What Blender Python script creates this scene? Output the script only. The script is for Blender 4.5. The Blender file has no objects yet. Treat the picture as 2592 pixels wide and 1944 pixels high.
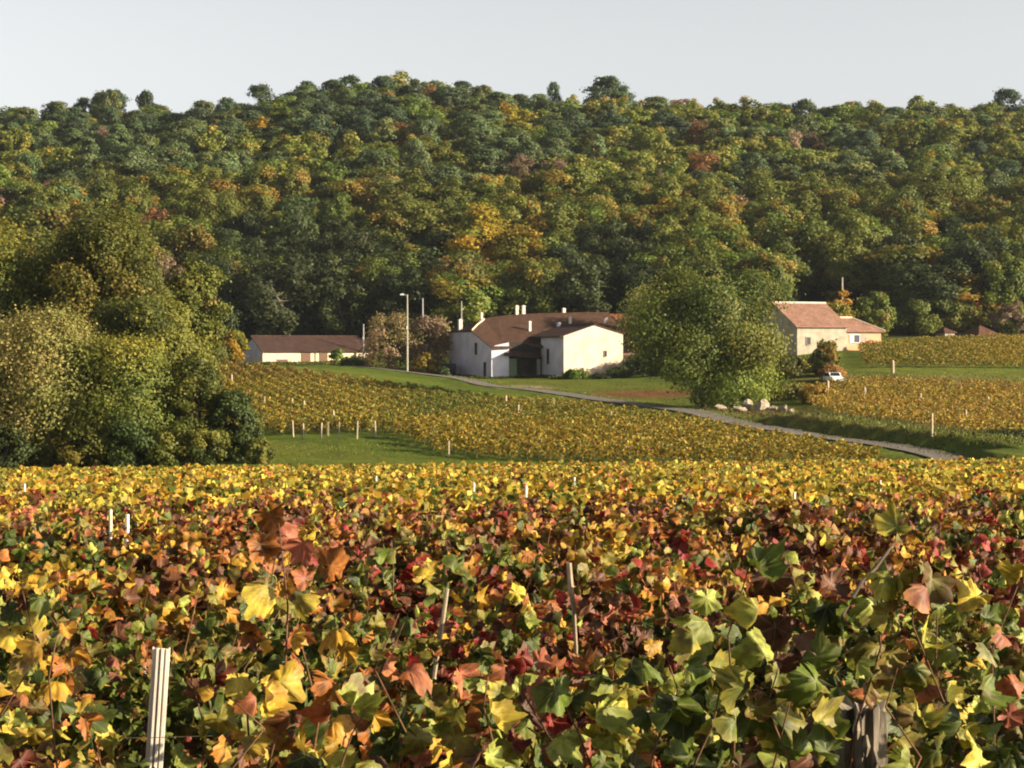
import bpy, math, random
import numpy as np
from mathutils import Vector

# ------------------------------------------------------------------ camera, sky, sun, exposure
CX, HY, F = 1296.0, 880.0, 4705.0           # image centre column, horizon row and focal length of the 2592x1944 photograph
scene = bpy.context.scene
cam_d = bpy.data.cameras.new("camera")
cam_d.sensor_width = 36.0
cam_d.lens = 36.0 * F / 2592.0
cam_d.shift_y = -(972.0 - HY) / 2592.0
cam_d.clip_end = 9000.0
cam = bpy.data.objects.new("camera", cam_d)
cam.rotation_euler = (math.radians(90), 0, 0)
cam.location = (0, 0, 0)
scene.collection.objects.link(cam)
scene.camera = cam

SUN_EL, SUN_AZ = math.radians(18), math.radians(75)     # azimuth measured from behind the camera towards the right
to_sun = Vector((math.sin(SUN_AZ) * math.cos(SUN_EL), -math.cos(SUN_AZ) * math.cos(SUN_EL), math.sin(SUN_EL)))
world = bpy.data.worlds.new("World")
scene.world = world
world.use_nodes = True
wt = world.node_tree
for n in list(wt.nodes): wt.nodes.remove(n)
sky = wt.nodes.new("ShaderNodeTexSky")
sky.sky_type = 'NISHITA'
sky.sun_disc = False
sky.sun_elevation = SUN_EL
sky.sun_rotation = math.pi - SUN_AZ
sky.air_density = 1.0
sky.dust_density = 2.0
sky.ozone_density = 1.5
hsv = wt.nodes.new("ShaderNodeHueSaturation")
hsv.inputs["Saturation"].default_value = 0.12
bg = wt.nodes.new("ShaderNodeBackground")
bg.inputs["Strength"].default_value = 0.076
wo = wt.nodes.new("ShaderNodeOutputWorld")
wt.links.new(sky.outputs[0], hsv.inputs["Color"])
tcw = wt.nodes.new("ShaderNodeTexCoord"); sep = wt.nodes.new("ShaderNodeSeparateXYZ")
mrw = wt.nodes.new("ShaderNodeMapRange"); mrw.interpolation_type = 'SMOOTHSTEP'   # hazy bright band low in the sky, deeper overhead
mrw.inputs[1].default_value = 0.05; mrw.inputs[2].default_value = 0.60; mrw.inputs[3].default_value = 1.25; mrw.inputs[4].default_value = 0.42
vm = wt.nodes.new("ShaderNodeVectorMath"); vm.operation = 'SCALE'
wt.links.new(tcw.outputs["Generated"], sep.inputs[0]); wt.links.new(sep.outputs["Z"], mrw.inputs[0])
wt.links.new(hsv.outputs[0], vm.inputs[0]); wt.links.new(mrw.outputs[0], vm.inputs["Scale"])
wt.links.new(vm.outputs[0], bg.inputs["Color"])
wt.links.new(bg.outputs[0], wo.inputs["Surface"])
sun_d = bpy.data.lights.new("sun", 'SUN')
sun_d.energy = 5.0
sun_d.angle = math.radians(0.5)
sun_d.color = (1.0, 0.835, 0.615)
sun = bpy.data.objects.new("sun", sun_d)
sun.rotation_euler = to_sun.to_track_quat('Z', 'Y').to_euler()
scene.collection.objects.link(sun)
scene.view_settings.view_transform = 'Standard'
scene.view_settings.look = 'None'
scene.view_settings.exposure = 1.32
scene.view_settings.gamma = 1.0
scene.render.film_transparent = False
scene.cycles.filter_width = 2.0
scene.cycles.max_bounces = 5
scene.cycles.diffuse_bounces = 2
scene.cycles.transmission_bounces = 3
scene.cycles.transparent_max_bounces = 4

RS = np.random.RandomState(11)
random.seed(11)
C = scene.collection

# ------------------------------------------------------------------ helpers
def tag(o, label=None, cat=None, group=None, kind=None):
    if label: o["label"] = label
    if cat: o["category"] = cat
    if group: o["group"] = group
    if kind: o["kind"] = kind
    return o

def empty(name, loc=(0, 0, 0), rz=0.0):
    o = bpy.data.objects.new(name, None)
    C.objects.link(o)
    o.location = loc
    o.rotation_euler = (0, 0, rz)
    o.empty_display_size = 0.3
    return o

def link(name, me, parent=None):
    o = bpy.data.objects.new(name, me)
    C.objects.link(o)
    if parent is not None: o.parent = parent
    return o

def np_mesh(name, V, faces_list, mats, cols=None, mat_idx=None, smooth=False, leaf=None):
    """faces_list: list of (n,k) index arrays (k vertices each); cols: per-vertex rgb"""
    me = bpy.data.meshes.new(name)
    V = np.asarray(V, dtype=np.float32)
    me.vertices.add(len(V))
    me.vertices.foreach_set("co", V.ravel())
    loops = np.concatenate([f.ravel() for f in faces_list]).astype(np.int32)
    sizes = np.concatenate([np.full(len(f), f.shape[1], np.int32) for f in faces_list])
    starts = np.concatenate([[0], np.cumsum(sizes)[:-1]]).astype(np.int32)
    me.loops.add(len(loops))
    me.loops.foreach_set("vertex_index", loops)
    me.polygons.add(len(sizes))
    me.polygons.foreach_set("loop_start", starts)
    if mat_idx is not None:
        me.polygons.foreach_set("material_index", np.asarray(mat_idx, np.int32))
    if smooth:
        me.polygons.foreach_set("use_smooth", np.ones(len(sizes), bool))
    if cols is not None:
        a = me.color_attributes.new("Col", 'FLOAT_COLOR', 'POINT')
        c4 = np.ones((len(V), 4), np.float32)
        c4[:, :3] = cols
        a.data.foreach_set("color", c4.ravel())
    if leaf is not None:
        a = me.color_attributes.new("Leaf", 'FLOAT_COLOR', 'POINT')
        c4 = np.ones((len(V), 4), np.float32); c4[:, :2] = leaf
        a.data.foreach_set("color", c4.ravel())
    for m in mats: me.materials.append(m)
    me.update(calc_edges=True)
    me.validate()
    return me

class MB:
    """collects polygons and makes one mesh"""
    def __init__(s): s.v = []; s.f = []; s.m = []
    def add(s, vs, fs, mi=0):
        o = len(s.v)
        s.v += [tuple(v) for v in vs]
        for f in fs: s.f.append([i + o for i in f]); s.m.append(mi)
    def box(s, x0, x1, y0, y1, z0, z1, mi=0):
        vs = [(x, y, z) for z in (z0, z1) for y in (y0, y1) for x in (x0, x1)]
        s.add(vs, [(0, 2, 3, 1), (4, 5, 7, 6), (0, 1, 5, 4), (2, 6, 7, 3), (0, 4, 6, 2), (1, 3, 7, 5)], mi)
    def prism(s, poly, a, b, axis='y', mi=0):
        """poly: 2D outline (p,q) extruded from a to b along the axis"""
        n = len(poly)
        def mk(p, q, t):
            return {'y': (p, t, q), 'x': (t, p, q), 'z': (p, q, t)}[axis]
        vs = [mk(p, q, a) for p, q in poly] + [mk(p, q, b) for p, q in poly]
        fs = [tuple(range(n))[::-1], tuple(range(n, 2 * n))] + [(i, (i + 1) % n, n + (i + 1) % n, n + i) for i in range(n)]
        s.add(vs, fs, mi)
    def slab(s, top, th, mi=0):
        """thick sheet below a polygon given as 3D points"""
        n = len(top)
        vs = [tuple(p) for p in top] + [(p[0], p[1], p[2] - th) for p in top]
        fs = [tuple(range(n)), tuple(range(n, 2 * n))[::-1]] + [(i, n + i, n + (i + 1) % n, (i + 1) % n) for i in range(n)]
        s.add(vs, fs, mi)
    def tube(s, pts, radii, k=8, mi=0):
        pts = [Vector(p) for p in pts]
        rings = []
        for i, p in enumerate(pts):
            d = (pts[min(i + 1, len(pts) - 1)] - pts[max(i - 1, 0)]).normalized()
            a = d.cross(Vector((0.31, 0.77, 0.55))).normalized(); b = d.cross(a)
            rings.append([p + (a * math.cos(2 * math.pi * j / k) + b * math.sin(2 * math.pi * j / k)) * radii[i] for j in range(k)])
        vs = [v for r in rings for v in r]
        fs = [(i * k + j, i * k + (j + 1) % k, (i + 1) * k + (j + 1) % k, (i + 1) * k + j) for i in range(len(pts) - 1) for j in range(k)]
        fs += [tuple(range(k))[::-1], tuple(range((len(pts) - 1) * k, len(pts) * k))]
        s.add(vs, fs, mi)
    def build(s, name, mat, parent=None, smooth=False):
        me = bpy.data.meshes.new(name)
        me.from_pydata(s.v, [], s.f)
        mats = mat if isinstance(mat, (list, tuple)) else [mat]
        for m in mats: me.materials.append(m)
        me.polygons.foreach_set("material_index", s.m)
        if smooth: me.polygons.foreach_set("use_smooth", [True] * len(s.f))
        import bmesh
        bm = bmesh.new(); bm.from_mesh(me)
        bmesh.ops.recalc_face_normals(bm, faces=bm.faces)
        bm.to_mesh(me); bm.free()
        me.update()
        return link(name, me, parent)

# cheap smooth noise made of sines, values about 0..1
_w = np.random.RandomState(5)
_NW = [(_w.uniform(-1, 1), _w.uniform(-1, 1), _w.uniform(0, 6.28)) for _ in range(40)]
def noise2(x, y, f, seed=0):
    x = np.asarray(x, float); y = np.asarray(y, float)
    s = 0
    for i in range(5):
        a, b, c = _NW[(seed * 5 + i) % 40]
        k = f * (1.0 + 0.45 * i) / max(0.35, math.hypot(a, b))
        s = s + np.sin((a * x + b * y) * k + c + seed)
    return np.clip(0.5 + s / 6.0, 0, 1)

def smooth(a, b, x):
    t = np.clip((x - a) / (b - a), 0, 1)
    return t * t * (3 - 2 * t)

# ------------------------------------------------------------------ terrain height
CTRL = [  # photo column, photo row of the ground there, distance
 (-900,1170,125),(0,1195,125),(650,1188,125),(1296,1190,125),(1900,1195,125),(2592,1205,125),(3500,1205,125),
 (-900,1180,135),(0,1185,135),(500,1180,136),(620,1165,140),(1000,1163,142),(1500,1160,148),
 (650,1112,163),(850,1108,163),(1000,1098,165),(1130,1092,178),
 (520,926,290),(700,932,289),(900,948,282),(1200,986,264),(1400,1003,258),(800,1010,225),(1000,1030,215),(620,1015,225),(1200,1045,212),
 (-900,960,300),(0,960,290),(300,940,290),
 (930,935,300),(1140,955,298),(1244,963,292),(1430,962,288),(1600,955,292),(1136,949,315),(1369,955,302),
 (1250,985,275),(1500,1015,250),(1700,1042,225),(1900,1085,190),(2100,1118,172),(2330,1152,155),(2592,1185,142),
 (665,919,333),(930,917,335),(600,915,345),
 (1785,1036,232),(1940,1046,215),(1650,985,262),(1915,1066,203),(2100,1092,184),(2330,1132,163),
 (2150,972,250),(2010,985,250),(2592,985,252),(2250,1112,178),(2592,1118,172),(2400,1045,212),(3500,980,250),(3500,1110,175),
 (2200,941,265),(2592,946,266),(2200,880,305),(2592,872,305),(2400,866,312),(2020,888,296),(2240,884,300),(1850,920,295),(2500,858,335),(3500,870,310),
 (0,905,345),(500,893,350),(1000,880,352),(1600,864,352),(2000,842,352),(2592,822,360),(-900,905,350),(3500,815,360),
 (-900,660,420),(0,655,420),(700,640,420),(1300,632,420),(2000,640,420),(2592,620,420),(3500,620,420),
 (-900,480,500),(0,475,500),(700,450,500),(1300,440,500),(2000,462,500),(2592,455,500),(3500,455,500),
]
RIDGE = [(-900,310),(0,290),(150,275),(300,262),(420,284),(600,265),(750,232),(900,206),(1100,214),(1300,222),(1400,272),(1460,272),(1540,255),(1750,262),(2000,266),(2300,262),(2460,276),(2540,252),(2592,256),(3500,290)]
for px, py in RIDGE: CTRL.append((px, py + 85, 600))
_P = np.array([((px - CX) / F * d, d, -(py - HY) / F * d) for px, py, d in CTRL])
_far = [(x, 720, 44) for x in (-500, -150, 0, 150, 500)] + [(x, 900, 10) for x in (-600, 0, 600)] + [(x, 60, -4.2) for x in (-120, 0, 120)] + [(-220,140,-10),(260,150,-9),(-250,300,-4),(330,300,3)]
_P = np.vstack([_P, np.array(_far, float)])
def _k(r2): return np.where(r2 > 1e-9, 0.5 * r2 * np.log(r2 + 1e-12), 0)
_S = 100.0
_Q = _P[:, :2] / _S
_n = len(_Q)
_A = np.zeros((_n + 3, _n + 3))
_A[:_n, :_n] = _k(((_Q[:, None, :] - _Q[None]) ** 2).sum(-1)) + np.eye(_n) * 0.002
_A[:_n, _n] = 1; _A[:_n, _n + 1:] = _Q; _A[_n, :_n] = 1; _A[_n + 1:, :_n] = _Q.T
_wt = np.linalg.solve(_A, np.concatenate([_P[:, 2], np.zeros(3)]))
VH = 1.2                                    # height of the foreground vines
def vine_plane(X, Y): return -0.97 - 0.052 * Y + 0.008 * X * np.clip(Y / 85.0, 0, 1.2)
ROADC = [(840,930,306),(930,937,300),(1140,960,290),(1250,985,275),(1500,1015,250),(1700,1042,225),(1900,1085,190),(2100,1118,172),(2330,1156,155),(2430,1190,144)]
ROAD = np.array([((px - CX) / F * d, d) for px, py, d in ROADC])
def _dense(P, n):
    t = np.linspace(0, len(P) - 1, n); out = []
    for a in t:
        i = min(int(a), len(P) - 2); f = a - i
        p0, p1, p2, p3 = P[max(i - 1, 0)], P[i], P[i + 1], P[min(i + 2, len(P) - 1)]
        out.append(0.5 * ((2 * p1) + (-p0 + p2) * f + (2 * p0 - 5 * p1 + 4 * p2 - p3) * f * f + (-p0 + 3 * p1 - 3 * p2 + p3) * f ** 3))
    return np.array(out)
ROADD = _dense(ROAD, 90)
def road_dist(X, Y):
    """signed distance (positive on the upper right side) and position along the road 0..1"""
    X = np.asarray(X, float).ravel(); Y = np.asarray(Y, float).ravel()
    best = np.full(X.shape, 1e9); sg = np.zeros(X.shape); tt = np.zeros(X.shape)
    n = len(ROADD) - 1
    for i in range(n):
        a, b = ROADD[i], ROADD[i + 1]; d = b - a; L2 = d @ d
        t = np.clip(((X - a[0]) * d[0] + (Y - a[1]) * d[1]) / L2, 0, 1)
        ex = X - a[0] - t * d[0]; ey = Y - a[1] - t * d[1]
        r = np.hypot(ex, ey)
        m = r < best
        best = np.where(m, r, best)
        sg = np.where(m, np.sign(d[0] * ey - d[1] * ex), sg)
        tt = np.where(m, (i + t) / n, tt)
    return best * sg, tt
def base_h(X, Y):
    X = np.asarray(X, float); Y = np.asarray(Y, float)
    sh = X.shape; x = X.ravel() / _S; y = Y.ravel() / _S
    out = np.empty(x.shape)
    for i in range(0, len(x), 20000):
        q = np.stack([x[i:i + 20000], y[i:i + 20000]], 1)
        K = _k(((q[:, None, :] - _Q[None]) ** 2).sum(-1))
        out[i:i + 20000] = K @ _wt[:_n] + _wt[_n] + q @ _wt[_n + 1:]
    h = out.reshape(sh)
    t = smooth(90, 118, Y)
    return (vine_plane(X, Y) - VH) * (1 - t) + h * t
def terr(X, Y):
    X = np.asarray(X, float); Y = np.asarray(Y, float)
    h = base_h(X, Y)
    m = (Y > 128) & (Y < 330) & (np.abs(X) < 110)
    if m.any():
        d, t = road_dist(X[m], Y[m])
        hm = h[m]
        w = smooth(0.60, 0.68, t)                                    # the bank along the upper side of the road
        hm = hm + w * 1.35 * smooth(2.6, 3.9, d) * (1 - smooth(7, 22, d))
        hm = hm + 0.38 * (1 - smooth(2.3, 5.5, np.abs(d))) - 0.10 * (1 - smooth(2.2, 3.0, np.abs(d)))
        h = h.copy(); h[m] = hm
    f = smooth(800, 1000, np.hypot(X, Y - 300))
    return h * (1 - f) + (-6.0) * f
def tz(x, y): return float(terr(np.array([x]), np.array([y]))[0])
def hit(px, py, d0=95.0, d1=700.0):
    """where the line of sight through a photo pixel meets the ground"""
    ds = np.arange(d0, d1, 0.5)
    X = (px - CX) / F * ds; Z = -(py - HY) / F * ds
    g = terr(X, ds)
    i = np.nonzero(g >= Z)[0]
    d = ds[i[0]] if len(i) else d1
    return (px - CX) / F * d, d, tz((px - CX) / F * d, d)
def at(px, d):
    x = (px - CX) / F * d
    return x, d, tz(x, d)
def zof(py, d): return -(py - HY) / F * d

# ------------------------------------------------------------------ materials
def nodes(name):
    m = bpy.data.materials.new(name); m.use_nodes = True
    nt = m.node_tree; b = nt.nodes["Principled BSDF"]
    return m, nt, b
def mix(nt, a, b, fac, mode='MIX'):
    n = nt.nodes.new("ShaderNodeMix"); n.data_type = 'RGBA'; n.blend_type = mode
    for s, v in ((n.inputs[6], a), (n.inputs[7], b), (n.inputs[0], fac)):
        if hasattr(v, "links"): nt.links.new(v, s)
        elif isinstance(v, (tuple, list)): s.default_value = tuple(v) + (1,) if len(v) == 3 else v
        else: s.default_value = v
    return n.outputs[2]
def tex(nt, scale, detail=5, rough=0.6, kind='noise', coord='Object', stretch=None):
    tc = nt.nodes.new("ShaderNodeTexCoord")
    src = tc.outputs[coord]
    if stretch:
        mp = nt.nodes.new("ShaderNodeMapping"); mp.inputs["Scale"].default_value = stretch
        nt.links.new(src, mp.inputs["Vector"]); src = mp.outputs[0]
    n = nt.nodes.new("ShaderNodeTexNoise" if kind == 'noise' else "ShaderNodeTexVoronoi")
    n.inputs["Scale"].default_value = scale
    if kind == 'noise':
        n.inputs["Detail"].default_value = detail; n.inputs["Roughness"].default_value = rough
    nt.links.new(src, n.inputs["Vector"])
    return n.outputs[0]
def ramp(nt, src, stops):
    r = nt.nodes.new("ShaderNodeValToRGB")
    while len(r.color_ramp.elements) < len(stops): r.color_ramp.elements.new(0.5)
    for e, (p, c) in zip(r.color_ramp.elements, stops):
        e.position = p; e.color = tuple(c) + (1,) if len(c) == 3 else c
    nt.links.new(src, r.inputs[0])
    return r.outputs[0]
def bump(nt, b, h, s, dist=0.02):
    n = nt.nodes.new("ShaderNodeBump"); n.inputs["Strength"].default_value = s; n.inputs["Distance"].default_value = dist
    nt.links.new(h, n.inputs["Height"]); nt.links.new(n.outputs[0], b.inputs["Normal"])
def simple(name, col, col2=None, scale=6, rough=0.85, bmp=0.3, spec=0.2, metal=0, stretch=None, lo=0.35, hi=0.65, dist=0.02):
    m, nt, b = nodes(name)
    b.inputs["Roughness"].default_value = rough
    b.inputs["Specular IOR Level"].default_value = spec
    b.inputs["Metallic"].default_value = metal
    t = tex(nt, scale, stretch=stretch)
    c = ramp(nt, t, [(lo, col), (hi, col2 or tuple(x * 0.75 for x in col))])
    nt.links.new(c, b.inputs["Base Color"])
    if bmp: bump(nt, b, t, bmp, dist)
    return m
def foliage_mat(name, trans=0.38, vary=True, spec=0.25, rough=0.6, hue=0.012, val=0.28, gain=1.0, detail=None, veins=False):
    m, nt, b = nodes(name)
    at_ = nt.nodes.new("ShaderNodeAttribute"); at_.attribute_name = "Col"
    col = at_.outputs["Color"]
    if vary:
        oi = nt.nodes.new("ShaderNodeObjectInfo")
        mr = nt.nodes.new("ShaderNodeMapRange"); mr.inputs[3].default_value = 0.5 - hue; mr.inputs[4].default_value = 0.5 + hue
        mv = nt.nodes.new("ShaderNodeMapRange"); mv.inputs[3].default_value = 1 - val; mv.inputs[4].default_value = 1 + val
        mm = nt.nodes.new("ShaderNodeMath"); mm.operation = 'MULTIPLY'; mm.inputs[1].default_value = 7.31
        fr = nt.nodes.new("ShaderNodeMath"); fr.operation = 'FRACT'
        nt.links.new(oi.outputs["Random"], mr.inputs[0]); nt.links.new(oi.outputs["Random"], mm.inputs[0])
        nt.links.new(mm.outputs[0], fr.inputs[0]); nt.links.new(fr.outputs[0], mv.inputs[0])
        h = nt.nodes.new("ShaderNodeHueSaturation")
        nt.links.new(mr.outputs[0], h.inputs["Hue"]); nt.links.new(mv.outputs[0], h.inputs["Value"]); nt.links.new(col, h.inputs["Color"])
        col = h.outputs[0]
    if detail:
        t = tex(nt, detail, 4)
        col = mix(nt, col, ramp(nt, t, [(0.35, (0.55, 0.5, 0.45)), (0.6, (1.1, 1.1, 1.1))]), 1.0, 'MULTIPLY')
    if veins:                                   # five main veins and their side veins, from the leaf's own coordinates
        lf = nt.nodes.new("ShaderNodeAttribute"); lf.attribute_name = "Leaf"
        sp_ = nt.nodes.new("ShaderNodeSeparateXYZ"); nt.links.new(lf.outputs["Vector"], sp_.inputs[0])
        def mth(op, x_, y_=None):
            q = nt.nodes.new("ShaderNodeMath"); q.operation = op
            for s_, v_ in zip(q.inputs, (x_, y_)):
                if v_ is None: continue
                if hasattr(v_, "links"): nt.links.new(v_, s_)
                else: s_.default_value = v_
            return q.outputs[0]
        X_, Y_ = mth('SUBTRACT', sp_.outputs[0], 0.5), mth('SUBTRACT', sp_.outputs[1], 0.4)
        an_ = mth('ARCTAN2', X_, Y_); rad = mth('SQRT', mth('ADD', mth('MULTIPLY', X_, X_), mth('MULTIPLY', Y_, Y_)))
        main = mth('MULTIPLY', mth('ABSOLUTE', mth('SINE', mth('MULTIPLY', an_, 2.8))), rad)
        side = mth('ABSOLUTE', mth('SINE', mth('ADD', mth('MULTIPLY', rad, 48.0), mth('MULTIPLY', mth('ABSOLUTE', mth('SINE', mth('MULTIPLY', an_, 2.8))), -9.0))))
        v1 = mth('LESS_THAN', main, 0.016); v2 = mth('MULTIPLY', mth('LESS_THAN', side, 0.16), 0.22)
        vv = mth('MAXIMUM', v1, v2)
        col = mix(nt, col, mix(nt, col, (0.40, 0.36, 0.16), 0.28), vv)
        bmp_ = nt.nodes.new("ShaderNodeBump"); bmp_.inputs["Strength"].default_value = 0.35; bmp_.inputs["Distance"].default_value = 0.004
        nt.links.new(vv, bmp_.inputs["Height"]); nt.links.new(bmp_.outputs[0], b.inputs["Normal"])
        sr = tex(nt, 9.0, 3)
        col = mix(nt, col, (0.10, 0.045, 0.02), ramp(nt, sr, [(0.60, (0, 0, 0)), (0.70, (0.75, 0.75, 0.75))]))
    b.inputs["Roughness"].default_value = rough
    b.inputs["Specular IOR Level"].default_value = spec
    nt.links.new(col, b.inputs["Base Color"])
    tr = nt.nodes.new("ShaderNodeBsdfTranslucent"); nt.links.new(col, tr.inputs["Color"])
    mx = nt.nodes.new("ShaderNodeMixShader"); mx.inputs[0].default_value = trans
    nt.links.new(b.outputs[0], mx.inputs[1]); nt.links.new(tr.outputs[0], mx.inputs[2])
    nt.links.new(mx.outputs[0], nt.nodes["Material Output"].inputs["Surface"])
    return m
M = {}
M['leaf'] = foliage_mat("tree_leaves")
M['vineleaf'] = foliage_mat("vine_leaves_far", trans=0.35, vary=False)
M['vinenear'] = foliage_mat("vine_leaves_near", trans=0.22, vary=False, spec=0.3, rough=0.55, detail=30.0, veins=True)
M['bark'] = simple("bark", (0.13, 0.10, 0.07), (0.05, 0.04, 0.03), 3, bmp=0.6, stretch=(1, 1, 0.25))
M['palebark'] = simple("pale_bark", (0.30, 0.26, 0.20), (0.15, 0.12, 0.09), 3, bmp=0.4, stretch=(1, 1, 0.25))
M['cane'] = simple("vine_cane", (0.16, 0.08, 0.04), (0.07, 0.035, 0.02), 20, bmp=0.4)
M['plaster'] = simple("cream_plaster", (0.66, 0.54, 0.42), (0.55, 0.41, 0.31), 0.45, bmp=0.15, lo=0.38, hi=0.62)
M['plaster_shade'] = simple("shade_grey_plaster", (0.56, 0.54, 0.62), (0.44, 0.42, 0.48), 0.5, bmp=0.15)  # lavender grey puts the walls' shade into their colour
M['stone'] = simple("pale_stone_wall", (0.72, 0.62, 0.45), (0.55, 0.44, 0.30), 0.7, bmp=0.3, lo=0.3, hi=0.7)
M['render_grey'] = simple("old_render", (0.40, 0.36, 0.27), (0.27, 0.23, 0.17), 0.8, bmp=0.3)
M['peach'] = simple("peach_render", (0.66, 0.33, 0.20), (0.60, 0.29, 0.17), 0.7, bmp=0.1)
def tile_mat(name, c1, c2, ang=0.0):
    m, nt, b = nodes(name)
    b.inputs["Roughness"].default_value = 0.9; b.inputs["Specular IOR Level"].default_value = 0.15
    t = tex(nt, 0.8, 6); t2 = tex(nt, 5.0, 3)
    c = mix(nt, ramp(nt, t, [(0.35, c1), (0.65, c2)]), ramp(nt, t2, [(0.35, (0.6, 0.58, 0.55)), (0.65, (1.25, 1.2, 1.15))]), 1.0, 'MULTIPLY')
    nt.links.new(c, b.inputs["Base Color"])
    tc = nt.nodes.new("ShaderNodeTexCoord"); w = nt.nodes.new("ShaderNodeTexWave")
    w.bands_direction = 'X'; w.inputs["Scale"].default_value = 1.4; w.inputs["Distortion"].default_value = 1.0
    nt.links.new(tc.outputs["Object"], w.inputs["Vector"])
    bump(nt, b, w.outputs["Fac"], 0.7, 0.08)
    return m
M['tile_brown'] = tile_mat("old_brown_tiles", (0.105, 0.058, 0.038), (0.068, 0.040, 0.030))
M['tile_dark'] = tile_mat("dark_brown_tiles", (0.085, 0.050, 0.042), (0.058, 0.036, 0.032))
M['tile_orange'] = tile_mat("orange_tiles", (0.28, 0.10, 0.05), (0.20, 0.075, 0.04))
M['tile_pink'] = tile_mat("pink_clay_tiles", (0.33, 0.195, 0.145), (0.23, 0.13, 0.095))
M['tile_red'] = tile_mat("red_tiles", (0.13, 0.062, 0.045), (0.09, 0.045, 0.034))
M['ridge_tile'] = simple("pale_ridge_tile", (0.75, 0.60, 0.45), (0.55, 0.42, 0.32), 3, bmp=0.2)
M['chimney'] = simple("white_chimney_render", (0.72, 0.64, 0.54), (0.52, 0.44, 0.37), 3, bmp=0.2)
M['timber_shade'] = simple("dark_timber_and_shade", (0.035, 0.028, 0.026), (0.02, 0.016, 0.015), 4, stretch=(6, 6, 0.5))  # dark wood of the door; on the loft wall the tone imitates shadow
M['door_green'] = simple("grey_green_door", (0.20, 0.26, 0.16), (0.14, 0.19, 0.11), 4)
M['door_brown'] = simple("brown_door", (0.20, 0.12, 0.08), (0.12, 0.07, 0.05), 4, stretch=(6, 6, 0.5))
M['dark'] = simple("dark_glass", (0.015, 0.016, 0.018), (0.025, 0.025, 0.03), 2, rough=0.15, bmp=0, spec=0.5)
M['frame'] = simple("window_frame_paint", (0.35, 0.30, 0.26), (0.28, 0.24, 0.2), 5)
M['white'] = simple("white_paint", (0.80, 0.78, 0.74), (0.7, 0.68, 0.64), 5, rough=0.5, bmp=0)
M['shutter'] = simple("pink_shutter", (0.55, 0.30, 0.26), (0.45, 0.24, 0.2), 4)
M['asphalt'] = simple("worn_asphalt", (0.20, 0.18, 0.155), (0.125, 0.11, 0.095), 1.5, bmp=0.3)
M['concrete'] = simple("weathered_concrete", (0.40, 0.33, 0.22), (0.26, 0.21, 0.14), 5, bmp=0.3)
M['poletan'] = simple("concrete_pole", (0.40, 0.36, 0.28), (0.30, 0.27, 0.21), 2, bmp=0.2)
M['polegrey'] = simple("grey_pole", (0.36, 0.34, 0.32), (0.26, 0.25, 0.24), 2, bmp=0.2)
M['wood'] = simple("grey_weathered_wood", (0.27, 0.23, 0.17), (0.06, 0.05, 0.038), 14, bmp=0.9, stretch=(1, 1, 0.22), dist=0.01)
M['whitepost'] = simple("whitened_steel_post", (0.82, 0.76, 0.66), (0.62, 0.55, 0.45), 9, rough=0.6, bmp=0.1, stretch=(1, 1, 0.3))
M['wire'] = simple("rusty_wire", (0.22, 0.16, 0.12), (0.12, 0.08, 0.06), 40, rough=0.5, metal=0.6)
M['rock'] = simple("pale_limestone", (0.42, 0.35, 0.26), (0.15, 0.115, 0.08), 2.2, bmp=0.7)
M['carwhite'] = simple("white_car_paint", (0.82, 0.82, 0.84), (0.78, 0.78, 0.8), 1, rough=0.25, bmp=0, spec=0.5)
M['cardark'] = simple("dark_blue_car_paint", (0.02, 0.025, 0.045), (0.018, 0.022, 0.04), 1, rough=0.25, bmp=0, spec=0.5)
M['rubber'] = simple("tyre_rubber", (0.02, 0.02, 0.02), (0.03, 0.03, 0.03), 10)
M['lampglass'] = simple("lamp_cover", (0.85, 0.87, 0.9), (0.8, 0.82, 0.85), 4, rough=0.2, bmp=0)

# ------------------------------------------------------------------ ground: one sheet
def axis(parts):
    out = []
    for a, b, s in parts:
        out += list(np.arange(a, b, s))
    out.append(parts[-1][1])
    return np.array(out)
gx = axis([(-4000, -1000, 500), (-1000, -200, 40), (-200, -90, 6), (-90, 90, 1.25), (90, 200, 6), (200, 1000, 40), (1000, 4000, 500)])
gy = axis([(-3000, -300, 450), (-300, -20, 20), (-20, 100, 2.5), (100, 330, 1.15), (330, 640, 6), (640, 1300, 30), (1300, 6000, 470)])
GX, GY = np.meshgrid(gx, gy)
GZ = terr(GX, GY)
near = (GY > 100) & (GY < 330)
GZ = GZ + near * (noise2(GX, GY, 0.9, 3) - 0.5) * 0.12
nx, ny = len(gx), len(gy)
idx = np.arange(nx * ny).reshape(ny, nx)
faces = np.stack([idx[:-1, :-1], idx[:-1, 1:], idx[1:, 1:], idx[1:, :-1]], -1).reshape(-1, 4)
# what grows on it: grass, bare soil, dry straw-coloured verge
gcol = np.zeros((ny, nx, 3)); gcol[:] = (0.085, 0.125, 0.020)
def blend(mask, c):
    global gcol
    gcol = gcol * (1 - mask[..., None]) + np.array(c) * mask[..., None]
blend((GY < 120) * 1.0, (0.055, 0.040, 0.020))
dd, tt = road_dist(GX.ravel(), GY.ravel()); dd = dd.reshape(GX.shape); tt = tt.reshape(GX.shape)
PX = CX + GX / np.maximum(GY, 1) * F
PY = HY - GZ / np.maximum(GY, 1) * F
lawn = near * smooth(0.35, 0.65, noise2(GX, GY, 0.12, 1)); blend(lawn * 0.6, (0.13, 0.15, 0.028))
far = (GY >= 340) * 1.0; blend(far, (0.045, 0.040, 0.018))
def ell(px, py, rx, ry): return np.exp(-(((PX - px) / rx) ** 2 + ((PY - py) / ry) ** 2) ** 2) * near
blend(ell(1640, 997, 150, 11), (0.16, 0.075, 0.040))          # bare red soil beyond the road
blend(ell(1330, 980, 70, 5), (0.30, 0.24, 0.17))              # pale drive
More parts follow.
